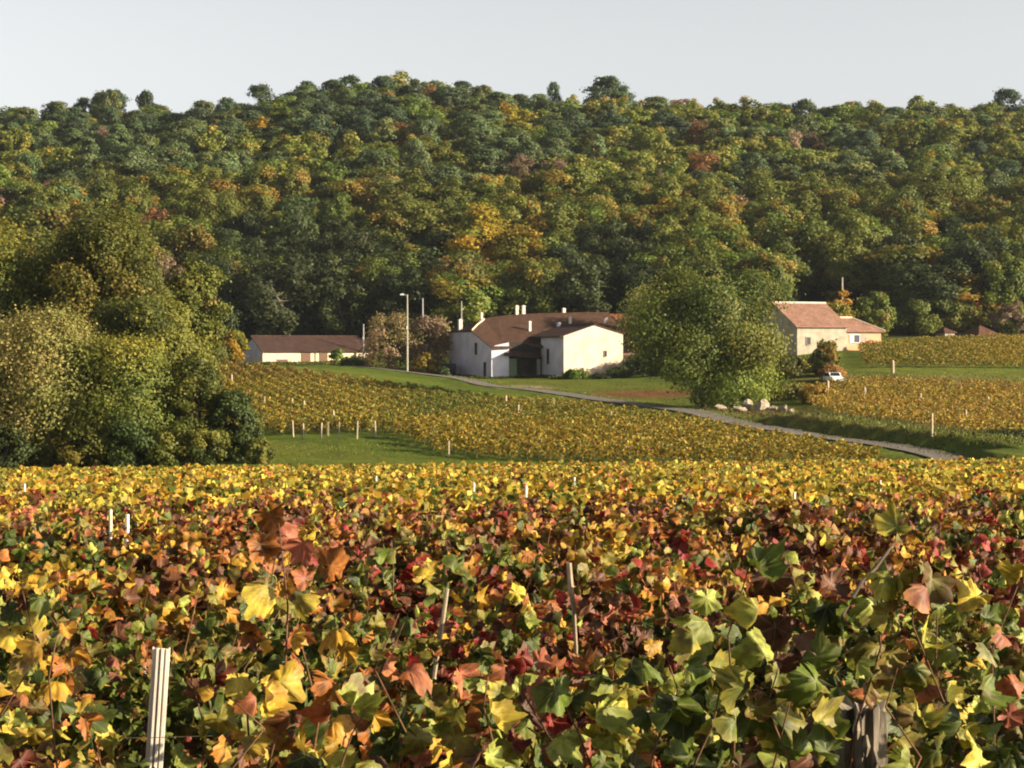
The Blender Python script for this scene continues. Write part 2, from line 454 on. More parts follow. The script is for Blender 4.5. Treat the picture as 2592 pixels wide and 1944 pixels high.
blend(ell(2450, 975, 260, 9) * 0.8, (0.17, 0.095, 0.05))
blend(ell(2250, 958, 260, 6) * 0.7, (0.20, 0.16, 0.07))
blend(ell(1990, 1050, 140, 14) * 0.6, (0.17, 0.13, 0.06))
blend(ell(2250, 1080, 330, 30) * 0.35, (0.16, 0.12, 0.05))
m, nt, b = nodes("ground_cover")
a_ = nt.nodes.new("ShaderNodeAttribute"); a_.attribute_name = "Col"
t1 = tex(nt, 0.25, 8, 0.7); t2 = tex(nt, 3.0, 6, 0.7)
c = mix(nt, a_.outputs["Color"], ramp(nt, t1, [(0.3, (0.65, 0.7, 0.7)), (0.7, (1.45, 1.3, 1.2))]), 1.0, 'MULTIPLY')
c = mix(nt, c, ramp(nt, t2, [(0.3, (0.55, 0.6, 0.55)), (0.7, (1.4, 1.35, 1.3))]), 1.0, 'MULTIPLY')
nt.links.new(c, b.inputs["Base Color"]); b.inputs["Roughness"].default_value = 1.0; b.inputs["Specular IOR Level"].default_value = 0.05
bump(nt, b, t2, 1.0, 0.25)
M['ground'] = m
me = np_mesh("ground", np.stack([GX, GY, GZ], -1).reshape(-1, 3), [faces], [m], gcol.reshape(-1, 3), smooth=True)
tag(link("ground", me), kind="structure")

# road draped on the ground
def strip(name, line, w, mat, lift, ncross=6, n=200):
    P = _dense(np.array(line), n)
    T = np.gradient(P, axis=0); T /= np.linalg.norm(T, axis=1)[:, None]
    N = np.stack([-T[:, 1], T[:, 0]], 1)
    s = np.linspace(-w / 2, w / 2, ncross)
    G = P[:, None, :] + N[:, None, :] * s[None, :, None]
    Z = terr(G[..., 0], G[..., 1]) + lift
    V = np.concatenate([G, Z[..., None]], -1).reshape(-1, 3)
    ii = np.arange(n * ncross).reshape(n, ncross)
    f = np.stack([ii[:-1, :-1], ii[:-1, 1:], ii[1:, 1:], ii[1:, :-1]], -1).reshape(-1, 4)
    return tag(link(name, np_mesh(name, V, [f], [mat], smooth=True)), kind="structure")
strip("road", ROAD, 3.1, M['asphalt'], 0.13)
strip("yard", [((px - CX) / F * d, d) for px, d in ((900, 318), (960, 313), (1040, 308), (1120, 303), (1180, 299))], 9.0, M['asphalt'], 0.09)

# ------------------------------------------------------------------ leaves
def rotmats(nrm, rs):
    n = nrm / np.linalg.norm(nrm, axis=1)[:, None]
    r = rs.normal(size=n.shape)
    u = np.cross(n, r); u /= np.linalg.norm(u, axis=1)[:, None]
    v = np.cross(n, u)
    return np.stack([u, v, n], -1)              # columns
def leaf_cloud(pos, nrm, size, tmpl, faces, cols, rs, edge=None, R=None):
    if R is None: R = rotmats(nrm, rs)
    T = np.asarray(tmpl, float)
    V = np.einsum('nij,kj->nki', R, T) * size[:, None, None] + pos[:, None, :]
    n, k = len(pos), len(T)
    fs = []
    for f in faces:
        f = np.asarray(f)
        fs.append((f[None] + (np.arange(n) * k)[:, None, None]).reshape(-1, f.shape[1]))
    CL = np.repeat(cols[:, None, :], k, 1)
    if edge is not None:
        wgt = np.clip((np.hypot(T[:, 0], T[:, 1]) - 0.15) / 0.4, 0, 1)[None, :, None]
        CL = CL * (1 - wgt) + edge[:, None, :] * wgt
    return V.reshape(-1, 3), fs, CL.reshape(-1, 3)
QUAD = [(-0.5, -0.32, 0.0), (0.32, -0.5, 0.1), (0.5, 0.34, -0.04), (-0.3, 0.5, 0.1)]
QF = [[(0, 1, 2, 3)]]
def merge(parts):
    """parts: (V, faces list, cols, material index) -> arrays"""
    V = []; F = {}; Cc = []; off = 0; order = []
    for v, fs, c, mi in parts:
        V.append(v); Cc.append(np.broadcast_to(c, v.shape))
        for f in fs:
            F.setdefault((f.shape[1], mi), []).append(f + off)
        off += len(v)
    fl = []; mi_ = []
    for (k, mi), l in F.items():
        f = np.concatenate(l); fl.append(f); mi_ += [mi] * len(f)
    return np.concatenate(V), fl, np.concatenate(Cc), mi_

def limb_geo(segs, k=6):
    """segs: list of (p0, p1, r0, r1)"""
    V = []; Fc = []; o = 0
    for p0, p1, r0, r1 in segs:
        p0 = np.array(p0, float); p1 = np.array(p1, float)
        d = p1 - p0; d /= np.linalg.norm(d) + 1e-9
        a = np.cross(d, [0.3, 0.8, 0.52]); a /= np.linalg.norm(a); b_ = np.cross(d, a)
        th = np.arange(k) * 2 * math.pi / k
        ring = np.cos(th)[:, None] * a + np.sin(th)[:, None] * b_
        V += [p0 + ring * r0, p1 + ring * r1]
        i = np.arange(k); j = (i + 1) % k
        Fc.append(np.stack([i, j, k + j, k + i], 1) + o); o += 2 * k
    return np.concatenate(V), [np.concatenate(Fc)]

def tree_geo(rs, H, R, kind, pal, ncl, per, leaf, low=0.25, trunk_r=None, lean=0.0):
    """crown of leaf clumps on a forked trunk; pal: list of (rgb, weight)"""
    cw = np.array([w for _, w in pal], float); cw /= cw.sum(); cc = np.array([c for c, _ in pal])
    trunk_r = trunk_r or H * 0.022
    cs = []; rr = []
    zc0, zc1 = H * low, H
    # a few large lobes give the uneven outline
    nl = 11 if ncl > 100 else 8
    ld = rs.normal(size=(nl * 30, 3)); ld /= np.linalg.norm(ld, axis=1)[:, None]
    sel = [0]
    while len(sel) < nl:                       # lobes spread out over the crown
        dm = np.min(((ld[:, None] - ld[sel][None]) ** 2).sum(-1), 1); dm *= rs.uniform(0.5, 1, len(ld)); sel.append(int(dm.argmax()))
    ld = ld[sel]; la = rs.uniform(0.42, 0.68, nl); lrad = rs.uniform(0.30, 0.46, nl)
    if ncl > 100: nl = 11; la = rs.uniform(0.45, 0.80, nl); lrad = rs.uniform(0.20, 0.38, nl)
    while len(cs) < ncl:
        d = rs.normal(size=3); d /= np.linalg.norm(d)
        if kind == 'pine':
            z = zc1 - (zc1 - zc0) * rs.uniform(0, 1) ** 1.5
            t = (z - zc0) / (zc1 - zc0)
            rad = R * math.sin(math.pi * min(1, 0.18 + 0.78 * t)) ** 0.6 * rs.uniform(0.25, 1.0) ** 0.6
            a = rs.uniform(0, 6.28)
            cs.append((math.cos(a) * rad, math.sin(a) * rad, z - R * 0.15)); rr.append(R * rs.uniform(0.20, 0.34))
        elif kind == 'column':
            t = rs.uniform(0, 1)
            z = zc0 + (zc1 - zc0) * t * 0.95
            rad = R * (math.sin(math.pi * (0.12 + 0.83 * t)) ** 0.55) * rs.uniform(0.3, 1) ** 0.5
            a = rs.uniform(0, 6.28)
            cs.append((math.cos(a) * rad, math.sin(a) * rad, z)); rr.append(R * rs.uniform(0.22, 0.36))
        else:
            i = rs.randint(nl)
            lc = ld[i] * la[i]; lr = lrad[i]
            q_ = lc + d * lr * rs.uniform(0.45, 1.0) ** 0.5
            hz = (zc1 - zc0) / 2
            z = zc0 + hz + q_[2] * hz
            if z < zc0 * 0.9 or z > zc1: continue
            cs.append((q_[0] * R, q_[1] * R, z)); rr.append(R * rs.uniform(0.15, 0.27))
    cs = np.array(cs); rr = np.array(rr)
    cseed = rs.normal(size=(6, 3)); cseed /= np.linalg.norm(cseed, axis=1)[:, None]; cpick = rs.choice(len(cc), size=6, p=cw)
    cdir = cs - np.array([0, 0, (zc0 + zc1) / 2]); cdir /= np.linalg.norm(cdir, axis=1)[:, None] + 1e-6
    ci = np.where(rs.uniform(size=ncl) < 0.75, cpick[(cdir @ cseed.T).argmax(1)], rs.choice(len(cc), size=ncl, p=cw))
    # leaves
    n = ncl * per
    own = np.repeat(np.arange(ncl), per)
    d = rs.normal(size=(n, 3)); d[:, 2] += 0.25; d /= np.linalg.norm(d, axis=1)[:, None]
    r = rs.uniform(0.35, 1.08, n) ** 0.6
    r = np.where(rs.uniform(size=n) < 0.11, rs.uniform(1.0, 1.5, n), r)
    pos = cs[own] + d * (rr[own] * r)[:, None] * np.array([1.1, 1.1, 0.72 if kind == 'pine' else 0.85])
    cd = (cs - cs.mean(0)); cd /= np.linalg.norm(cd, axis=1)[:, None] + 1e-6
    nrm = d * 0.7 + cd[own] * 0.5 + rs.normal(size=(n, 3)) * 0.42
    swap = rs.uniform(size=n) < 0.08
    col = 1.12 * cc[np.where(swap, rs.choice(len(cc), size=n, p=cw), ci[own])] * rs.uniform(0.7, 1.3, n)[:, None]
    size = leaf * rs.uniform(0.65, 1.35, n)
    lv = leaf_cloud(pos, nrm, size, QUAD, QF, col, rs)
    # trunk and limbs
    segs = []
    top = H * (0.72 if kind != 'column' else 0.85)
    pts = [(0, 0, -0.6)]
    for i in range(1, 6):
        t = i / 5
        pts.append((lean * t * H * 0.1 + rs.normal() * H * 0.008 * i, rs.normal() * H * 0.008 * i, top * t))
    for i in range(5):
        segs.append((pts[i], pts[i + 1], trunk_r * (1.25 - 0.9 * i / 5), trunk_r * (1.25 - 0.9 * (i + 1) / 5)))
    for q in rs.choice(ncl, size=min(ncl, 16), replace=False):
        e = cs[q]
        zt = max(H * low * 0.6, min(top * 0.95, e[2] - 0.45 * math.hypot(e[0], e[1])))
        i = min(4, int(zt / top * 5)); f = zt / top * 5 - i
        s_ = np.array(pts[i]) * (1 - f) + np.array(pts[i + 1]) * f
        mid = (s_ + e) / 2 + np.array([0, 0, -0.06 * H * rs.uniform(0, 1)])
        segs.append((s_, mid, trunk_r * 0.42, trunk_r * 0.24)); segs.append((mid, e, trunk_r * 0.24, trunk_r * 0.08))
    tv, tf = limb_geo(segs)
    return lv, (tv, tf)

def tree_mesh(name, **kw):
    lv, tv = tree_geo(**kw)
    V, fl, cl, mi = merge([(lv[0], lv[1], lv[2], 0), (tv[0], tv[1], np.array([0.1, 0.08, 0.06]), 1)])
    return np_mesh(name, V, fl, [M['leaf'], M['bark']], cl, mi)
def tree_parts(name, loc, label, cat='tree', group=None, bark='bark', crown_mat='leaf', crown_name='crown', rz=0, **kw):
    lv, tv = tree_geo(**kw)
    e = empty(name, loc, rz); tag(e, label, cat, group)
    link(crown_name, np_mesh(crown_name, lv[0], lv[1], [M[crown_mat]], lv[2]), e)
    link('trunk', np_mesh('trunk', tv[0], tv[1], [M[bark]], smooth=True), e)
    return e

# leaf colours (base colours)
PINE = [((0.092, 0.130, 0.046), 5), ((0.112, 0.148, 0.055), 4), ((0.066, 0.090, 0.034), 2), ((0.140, 0.150, 0.045), 2)]
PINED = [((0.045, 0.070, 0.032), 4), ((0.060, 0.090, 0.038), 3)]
OAK = [((0.105, 0.140, 0.022), 5), ((0.080, 0.115, 0.020), 4), ((0.145, 0.155, 0.024), 3), ((0.20, 0.15, 0.024), 1)]
OLIVE = [((0.135, 0.148, 0.026), 5), ((0.175, 0.160, 0.027), 3), ((0.11, 0.125, 0.022), 3), ((0.25, 0.17, 0.028), 1)]
GOLD = [((0.33, 0.215, 0.022), 5), ((0.25, 0.20, 0.024), 4), ((0.17, 0.18, 0.024), 3), ((0.38, 0.20, 0.028), 1)]
RUST = [((0.24, 0.115, 0.04), 5), ((0.19, 0.10, 0.036), 4), ((0.26, 0.14, 0.04), 2), ((0.15, 0.12, 0.035), 2)]
BARE = [((0.23, 0.15, 0.095), 5), ((0.18, 0.125, 0.075), 4), ((0.15, 0.12, 0.05), 2)]
TAN = [((0.24, 0.19, 0.075), 5), ((0.19, 0.16, 0.05), 4), ((0.27, 0.19, 0.10), 3), ((0.13, 0.13, 0.03), 2)]

SHADEG = [((0.046, 0.062, 0.018), 5), ((0.062, 0.078, 0.020), 3), ((0.034, 0.046, 0.015), 2)]  # greens darkened to imitate the shadowed foot of the wood
# ------------------------------------------------------------------ the wooded hill
def variants(n, nm, kind, pal, Rk, ncl, per, leaf, low, H=12.0):
    out = []
    for i in range(n):
        out.append(tree_mesh(nm, rs=np.random.RandomState(100 + i + len(nm) * 7 + ncl), H=H, R=Rk, kind=kind, pal=pal, ncl=ncl, per=per, leaf=leaf, low=low))
    return out
def raw_variants(n, kind, pal, Rk, ncl, per, leaf, low, H=12.0):
    out = []
    for i in range(n):
        lv, tv = tree_geo(rs=np.random.RandomState(900 + i + ncl), H=H, R=Rk, kind=kind, pal=pal, ncl=ncl, per=per, leaf=leaf, low=low)
        out.append((lv, tv))
    return out
VAR = {
 'foot_oak': variants(3, "oak_tree", 'round', OAK, 4.4, 95, 120, 0.27, 0.0),
 'foot_olive': variants(5, "oak_tree", 'round', OLIVE, 4.4, 95, 120, 0.27, 0.0),
 'foot_shade': variants(3, "oak_tree", 'round', SHADEG, 4.4, 95, 120, 0.27, 0.0),
 'foot_gold': variants(3, "chestnut_tree", 'round', GOLD, 4.4, 100, 130, 0.25, 0.0),
 'pine': variants(5, "pine_tree", 'pine', PINE, 3.9, 50, 90, 0.36, 0.38),
 'pined': variants(4, "pine_tree", 'pine', PINED, 3.9, 44, 80, 0.36, 0.42),
 'oak': variants(4, "oak_tree", 'round', OAK, 4.5, 70, 85, 0.34, 0.08),
 'olive': variants(5, "oak_tree", 'round', OLIVE, 4.5, 70, 85, 0.34, 0.08),
 'gold': variants(4, "chestnut_tree", 'round', GOLD, 4.4, 65, 85, 0.34, 0.08),
 'rust': variants(3, "beech_tree", 'round', RUST, 4.3, 60, 75, 0.33, 0.12),
 'bare': variants(3, "bare_tree", 'round', BARE, 4.2, 60, 60, 0.28, 0.15),
}
NAMES = {'foot_shade': ('leafy_tree', 'shade-darkened green leafy tree'), 'foot_gold': ('golden_tree', 'golden yellow autumn tree'), 'foot_oak': ('leafy_tree', 'mid green leafy tree'), 'foot_olive': ('leafy_tree', 'olive green leafy tree'),
 'pine': ('pine_tree', 'blue-green round-topped pine'), 'pined': ('pine_tree', 'dark green pine'), 'oak': ('leafy_tree', 'mid green leafy tree'),
         'olive': ('leafy_tree', 'olive green leafy tree'), 'gold': ('golden_tree', 'golden yellow autumn tree'), 'rust': ('rusty_tree', 'rust brown autumn tree'), 'bare': ('sparse_tree', 'thin pinkish nearly bare tree')}
def column_name(px):
    for lim, s in ((330, "at far left"), (620, "left of the low barn"), (960, "above the low barn"), (1280, "above the farmhouse"),
                   (1600, "above the barn wing"), (1950, "above the lone tree"), (2260, "above the pink roofs"), (9999, "at far right")):
        if px < lim: return s
def band_name(py):
    for lim, s in ((285, "on the skyline"), (380, "high on the hill"), (500, "midway up the hill"), (620, "low on the hill"), (9999, "at the foot of the wood")):
        if py < lim: return s
forest_xy = []
def hill_tree(key, x, y, H, W=None, label=None, group=None, rz=None, dz=0.0):
    nm, lb = NAMES[key]
    me = random.choice(VAR[key])
    o = bpy.data.objects.new(nm, me); C.objects.link(o)
    z = tz(x, y)
    o.location = (x, y, z - 0.2 + dz)
    s = H / 12.0; w = (W / 8.4) if W else s * random.uniform(0.88, 1.12)
    o.scale = (w * random.uniform(0.82, 1.22), w * random.uniform(0.85, 1.15), s)
    o.rotation_euler = (0, 0, random.uniform(0, 6.28) if rz is None else rz)
    px = CX + x / y * F; py = HY - (z + H) / y * F
    if label is None:
        label = f"{lb} {band_name(py)} {column_name(px)}"
        group = f"{lb}s {band_name(py)} {column_name(px)}"
    tag(o, label, NAMES[key][0].replace('_', ' '), group)
    return o
def sky_tree(key, px, top, W, d=600, label=None, H=None):
    x, y, z = at(px, d)
    H = H or zof(top, d) - z
    forest_xy.append((x, y, W * 0.45))
    return hill_tree(key, x, y, H, W, label)
# the ones that stand out
umb = sky_tree('pined', 1535, 192, 13.5, 596, "broad dark umbrella pine standing tallest on the skyline right of centre")
sky_tree('pined', 1575, 215, 10, 600, "dark pine leaning out at the right side of the broad skyline umbrella pine")
sky_tree('gold', 1545, 232, 8, 588, "orange autumn tree just below the broad umbrella pine on the skyline")
sky_tree('pined', 1402, 205, 6.0, 600, "slender open pine alone in the dip of the skyline left of the umbrella pine")
sky_tree('pined', 2548, 224, 11, 598, "dark round pine rising above the skyline at the right edge")
sky_tree('pined', 290, 228, 9, 600, "dark pine in the black green clump on the skyline at left, taller one")
sky_tree('pined', 250, 240, 8, 598, "dark pine left of the taller one in the skyline clump at left")
sky_tree('pined', 215, 246, 8, 602, "dark pine at the left end of the skyline clump at left")
sky_tree('pined', 372, 230, 8, 602, "wind-bent dark pine at the right end of the skyline clump at left")
sky_tree('pined', 775, 205, 9, 600, "tall grey-green pine on the skyline above the long low barn, left one")
sky_tree('pined', 885, 190, 10, 600, "tallest dark pine on the left skyline hump, above the lamp post")
sky_tree('pined', 985, 196, 9, 600, "dark pine on the skyline hump right of the tallest one")
sky_tree('rust', 1345, 290, 14, 560, "large rust brown tree high on the slope left of the umbrella pine")
sky_tree('rust', 690, 238, 9, 600, "reddish brown tree touching the skyline above the long low barn")
sky_tree('gold', 620, 262, 8, 592, "orange tree just under the skyline left of the reddish brown one")
sky_tree('bare', 160, 430, 12, 470, "pinkish bare tree in front of a dark hollow high behind the left trees")
sky_tree('bare', 2290, 425, 22, 500, "wide pinkish brown bare crown in the right half of the wooded slope")
sky_tree('gold', 1595, 380, 7, 520, "small bright orange-yellow tree alone midway up the slope below the umbrella pine")
sky_tree('foot_gold', 1215, 520, 16, 385, "tall golden tree rising behind the farmhouse, left crown of the pair", )
sky_tree('foot_gold', 1330, 575, 15, 378, "tall golden tree rising behind the farmhouse, right crown of the pair")
sky_tree('foot_oak', 1225, 650, 13, 368, "green lower tree directly behind the farmhouse chimneys")
sky_tree('rust', 1390, 690, 9, 366, "brown tree close behind the ridge of the farmhouse")
sky_tree('foot_gold', 2515, 530, 13, 390, "golden tree near the right edge lit against a dark hollow")
sky_tree('foot_gold', 2440, 690, 13, 350, "orange topped tree behind the small red roofed house")
sky_tree('foot_olive', 2270, 590, 19, 372, "tan crowned tree behind the pink roofed house")
sky_tree('gold', 2118, 728, 6.5, 322, "small bright yellow tree at the corner of the pink roofed house")
sky_tree('olive', 40, 400, 10, 470, "pale green tree at the left edge of the hill with an orange top")
# all the others: planned first, the 300 nearest of each kind become objects, the rest one distant wood
plan = []
Y = 350.0
while Y < 636:
    step = 8.6 + (Y - 350) * 0.007
    x = -0.335 * Y - 6 + random.uniform(0, 5)
    while x < 0.335 * Y + 6:
        xx = x + random.uniform(-2.2, 2.2); yy = Y + random.uniform(-3, 3)
        x += 8.6 + 1.2 * random.random() + 1.8 * (yy < 400)
        if any((xx - a) ** 2 + (yy - b_) ** 2 < r * r for a, b_, r in forest_xy): continue
        px = CX + xx / yy * F
        zz = tz(xx, yy)
        n1 = float(noise2(xx, yy, 0.035, 2)); n2 = float(noise2(xx, yy, 0.07, 4)); r = random.random()
        pyc = HY - (zz + 12) / yy * F
        if yy < 372 and 1990 < px < 2300: continue
        patch = float(noise2(xx, yy, 0.05, 6))
        shade_zone = (430 < px < 1120 and pyc > 560) or (1430 < px < 1640 and pyc > 560) or (2330 < px < 2470 and 560 < pyc < 700)  # trees here get shade-dark leaves in place of cast shadow
        bright = 1640 < px < 2150 and pyc > 470
        if pyc > 520:
            w = {'foot_oak': 2.6, 'foot_olive': 4.2 + 3 * bright, 'foot_gold': 0.3 * n2 + 0.4 * bright, 'rust': 0.1, 'bare': 0.05, 'foot_shade': 0.3}
            if shade_zone: w = {'foot_shade': 5, 'foot_oak': 1.2}
            H = random.uniform(13, 20)
        elif pyc > 440:
            w = {'foot_oak': 2.0, 'foot_olive': 5.0, 'foot_gold': 0.7 * n2, 'rust': 0.2, 'pine': 0.5, 'bare': 0.1}
            H = random.uniform(11, 17)
        elif pyc > 300:
            pk = 6.0 * (1.2 if px < 1500 else 0.6) * smooth(0.3, 0.6, n1)
            w = {'oak': 1.3 * (1.2 - n1), 'olive': 3.2 * (1.15 - n1), 'gold': 0.3 * n2, 'rust': 0.4 * (patch > .5), 'pine': float(pk), 'pined': 0.2, 'bare': 0.5 * n2 * (patch < .45)}
            H = random.uniform(8.5, 14)
        else:
            w = {'pine': 3.4 if px < 1500 else 1.4, 'pined': 1.8 if px < 1300 else 0.6, 'oak': 1.4, 'olive': 0.7 if px < 1500 else 3.0, 'rust': 0.5 * (patch > .45), 'gold': 0.2}
            H = random.uniform(7.5, 12.5)
        ks = list(w); ws = np.array([w[q] for q in ks]); ws /= ws.sum()
        key = ks[int(np.searchsorted(np.cumsum(ws), r).clip(0, len(ks) - 1))]
        if yy > 585: H *= random.choice((0.8, 0.95, 1.0, 1.25))
        plan.append((key, xx, yy, H, random.uniform(7.6, 13.4) * (1.3 if pyc > 440 else 1.0)))
    Y += step
count = {}
for o in C.objects:
    if 'category' in o: count[o['category']] = count.get(o['category'], 0) + 1
surplus = []
for key, xx, yy, H, W in plan:                  # the plan runs from near to far
    cat = NAMES[key][0].replace('_', ' ')
    if count.get(cat, 0) < 296:
        count[cat] = count.get(cat, 0) + 1
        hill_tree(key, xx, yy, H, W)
    else:
        surplus.append((key, xx, yy, H, W))
RAW = {'pine': raw_variants(4, 'pine', PINE, 3.9, 44, 60, 0.42, 0.4), 'pined': raw_variants(2, 'pine', PINED, 3.9, 40, 55, 0.42, 0.43),
       'oak': raw_variants(2, 'round', OAK, 4.6, 52, 60, 0.42, 0.1), 'olive': raw_variants(4, 'round', OLIVE, 4.6, 52, 60, 0.42, 0.1)}
parts = []
for key, xx, yy, H, W in surplus:
    lv, tv = random.choice(RAW.get(key.replace('foot_', ''), RAW['olive']))
    a = random.uniform(0, 6.28); ca, sa = math.cos(a), math.sin(a); w = W / 8.4; s_ = H / 12.0; z = tz(xx, yy) - 0.2
    T = np.array([[ca * w, -sa * w, 0], [sa * w, ca * w, 0], [0, 0, s_]])
    v = random.uniform(0.78, 1.22)
    parts.append((lv[0] @ T.T + (xx, yy, z), lv[1], lv[2] * v, 0))
    parts.append((tv[0] @ T.T + (xx, yy, z), tv[1], np.array([0.1, 0.08, 0.06]), 1))
if parts:
    V_, fl_, cl_, mi_ = merge(parts)
    tag(link("distant_wood", np_mesh("distant_wood", V_, fl_, [M['leaf'], M['bark']], cl_, mi_)), "the mass of small pines and leafy trees on the upper slope of the hill", "wood", kind="stuff")
print("hill trees", len(plan), "surplus", len(surplus), count)

# ------------------------------------------------------------------ buildings
def uv_frame(px, d, phi=25.0):
    """local frame of a building: x along its front (to the right and away), y to its back"""
    x = (px - CX) / F * d
    return Vector((x, d, 0)), math.radians(phi)
def solve_u(org, phi, px, s):
    r = (px - CX) / F; c, sn = math.cos(phi), math.sin(phi)
    return (r * (org.y + c * s) - org.x + sn * s) / (c - r * sn)
def py_z(org, phi, u, s, py):
    return zof(py, org.y + u * math.sin(phi) + s * math.cos(phi))
def inset_window(parent, name, wall, a0, a1, z0, z1, pos, glass='dark', frame='frame', t=0.10, label=None):
    """wall 'x': opening in the plane x = pos facing -x ; wall 'y': plane y = pos facing -y; frame proud of the wall, pane behind it"""
    fr = MB(); w = 0.09
    def bx(m_, p0, p1, q0, q1, r0, r1):
        if wall == 'y': m_.box(p0, p1, pos - r1, pos - r0, q0, q1)
        else: m_.box(pos - r1, pos - r0, p0, p1, q0, q1)
    bx(fr, a0 - w, a0, z0 - w, z1 + w, 0.003, t); bx(fr, a1, a1 + w, z0 - w, z1 + w, 0.003, t)
    bx(fr, a0, a1, z1, z1 + w, 0.003, t); bx(fr, a0 - 0.02, a1 + 0.02, z0 - w, z0 - 0.001, 0.003, t + 0.08)
    f = fr.build('frame', M[frame])
    pn = MB(); bx(pn, a0, a1, z0, z1, 0.006, 0.03)
    p = pn.build(name, M[glass], parent)
    f.parent = p
    if label: p['label'] = label
    return p
def chimney(parent, x, y, z0, z1, w, d, mat='chimney'):
    c = MB(); c.box(x - w / 2, x + w / 2, y - d / 2, y + d / 2, z0, z1 - 0.22)
    o = c.build('chimney', M[mat], parent)
    k = MB(); k.box(x - w / 2 - 0.06, x + w / 2 + 0.06, y - d / 2 - 0.06, y + d / 2 + 0.06, z1 - 0.22, z1 - 0.10); k.box(x - w / 4, x + w / 4, y - d / 4, y + d / 4, z1 - 0.10, z1)
    k.build('chimney_cap', M[mat], o)
    return o
def sheet(parent, name, mat, polys, th=0.16):
    m_ = MB()
    for p in polys: m_.slab(p, th)
    return m_.build(name, M[mat], parent)
def ridge_line(parent, pts, r=0.13, mat='ridge_tile', name='ridge_tiles'):
    m_ = MB(); m_.tube(pts, [r] * len(pts), 6)
    return m_.build(name, M[mat], parent)

# --- the farmhouse: long main range
PHI = math.radians(25)
org = Vector(((1244 - CX) / F * 299, 299, 0))
fh = empty("farmhouse", org, PHI)
tag(fh, "long old farmhouse with brown tiled roof, grey shaded end wall and many white chimneys", "farmhouse")
G0 = -6.5
SR = 12.9                                       # depth of the ridge
def rz(u): return float(np.interp(u, [0, 4.5, 7.0, 11.5, 18, 24, 32], [4.6, 4.72, 5.12, 5.55, 5.8, 5.95, 5.98]))
def slope(u, s): return 0.25 + (rz(u) - 0.25) * s / SR
def back(u, s): return rz(u) - (s - SR) * (rz(u) - 2.7) / 4.6
US = 8.75                                        # where the barn wing starts
SH = 7.4                                         # foot of the half hip
w = MB()
# left end wall with its stepped top, real openings cut as pieces
zt = lambda s: slope(0, s) if s < SH else 2.72
t = 0.5
def wall_x(m_, s0, s1, z0, zf):                 # piece of the end wall between two depths
    m_.prism([(s0, z0), (s1, z0), (s1, zf(s1) - 0.12), (s0, zf(s0) - 0.12)], 0.0, t, 'x')
wall_x(w, 0.0, 2.1, G0, zt)
wall_x(w, 3.3, SH, G0, zt)
wall_x(w, SH, 17.5, G0, lambda s: 2.72)
wall_x(w, 2.1, 3.3, -2.35, zt)
w.box(0.501, 31.6, 17.0, 17.5, G0, 2.6)         # back wall
w.box(31.1, 31.6, 0.5, 16.99, G0, 1.2)          # right end
w.prism([(0.501, G0), (3.1, G0), (3.1, 0.85), (0.501, 0.30)], 0.0, 0.5, 'y')     # front pier left of the open bay
w.box(14.5, 31.09, 3.5, 3.9, G0, 1.2)
w.build('wall', M['plaster_shade'], fh)
w = MB(); w.box(8.3, 8.74, 0.0, 0.5, G0, -1.9); w.box(3.3, 3.7, 5.5, 17, G0, 0.9); w.box(3.71, 14.4, 8.2, 8.5, G0, 2.2)
w.build('inner_wall', M['render_grey'], fh)
w = MB(); w.prism([(3.1, -1.75), (8.72, -1.75), (8.72, 0.1), (5.2, 0.9), (3.1, 0.78)], 0.55, 0.75, 'y')
w.build('shade_boarding', M['timber_shade'], fh)  # near-black sheet standing in for the shadow under the overhang
w = MB(); w.box(3.4, 4.9, 0.85, 0.97, G0, -1.76); w.build('door', M['door_green'], fh)['label'] = "tall grey green door"
w = MB(); w.box(0.12, 0.2, 2.1, 3.3, G0, -2.35); w.build('door', M['timber_shade'], fh)['label'] = "dark door in the shaded end wall"
inset_window(fh, 'window', 'x', 5.6, 6.5, -1.1, 0.75, 0.0)
# lean-to roof over the open bay
sheet(fh, 'lean_to_roof', 'tile_dark', [[(2.0, -0.5, -1.15), (8.7, -0.5, -1.65), (8.7, 0.54, -0.75), (2.6, 0.54, -0.35)]], 0.14)
# main roof: front slope in strips, back slope, half hip
us = [0.0, 3.06, 5.6, US, 11.5, 15, 18, 24, 28.0]
f0 = {0.0: -0.35, 3.06: 2.5, 5.6: 1.4, US: -0.1}
hipu = 4.5
front = []
def fr(u): return f0.get(u, 0.8 if u > US + .1 else -0.1)
def P_(u, s): return (u, s, slope(u, s))
front.append([P_(-0.3, -0.75), P_(3.4, -0.5), P_(3.06, 2.5), P_(hipu, SR), (-0.3, SH, slope(0, SH))])
front.append([P_(3.06, 2.5), P_(5.6, 1.2), P_(7.0, SR), P_(hipu, SR)])
front.append([P_(5.6, 1.2), P_(US + 0.1, -0.35), P_(11.5, SR), P_(7.0, SR)])
front.append([P_(US + 0.1, -0.35), P_(18, -0.3), P_(18, SR), P_(11.5, SR)])
front.append([P_(18, -0.3), P_(28, -0.3), P_(28, SR), P_(18, SR)])
backp = [[(a, SR, rz(a)), (b_, SR, rz(b_)), (b_, 17.8, back(b_, 17.8)), (a, 17.8, back(a, 17.8))] for a, b_ in ((hipu, 11.5), (11.5, 18), (18, 28))]
backp.append([(hipu, SR, rz(hipu)), (hipu, 17.8, back(hipu, 17.8)), (-0.3, 17.8, 2.6)])
rf = sheet(fh, 'roof', 'tile_brown', front + backp, 0.14)
sheet(fh, 'hip_roof', 'tile_dark', [[(-0.45, SH, 2.80), (hipu, SR, rz(hipu) + 0.02), (-0.45, 17.9, 2.80)]], 0.13)
ridge_line(fh, [(-0.2, SH, 2.85), (2.0, 10.1, 3.85), (hipu, SR, rz(hipu) + 0.08)], 0.13)
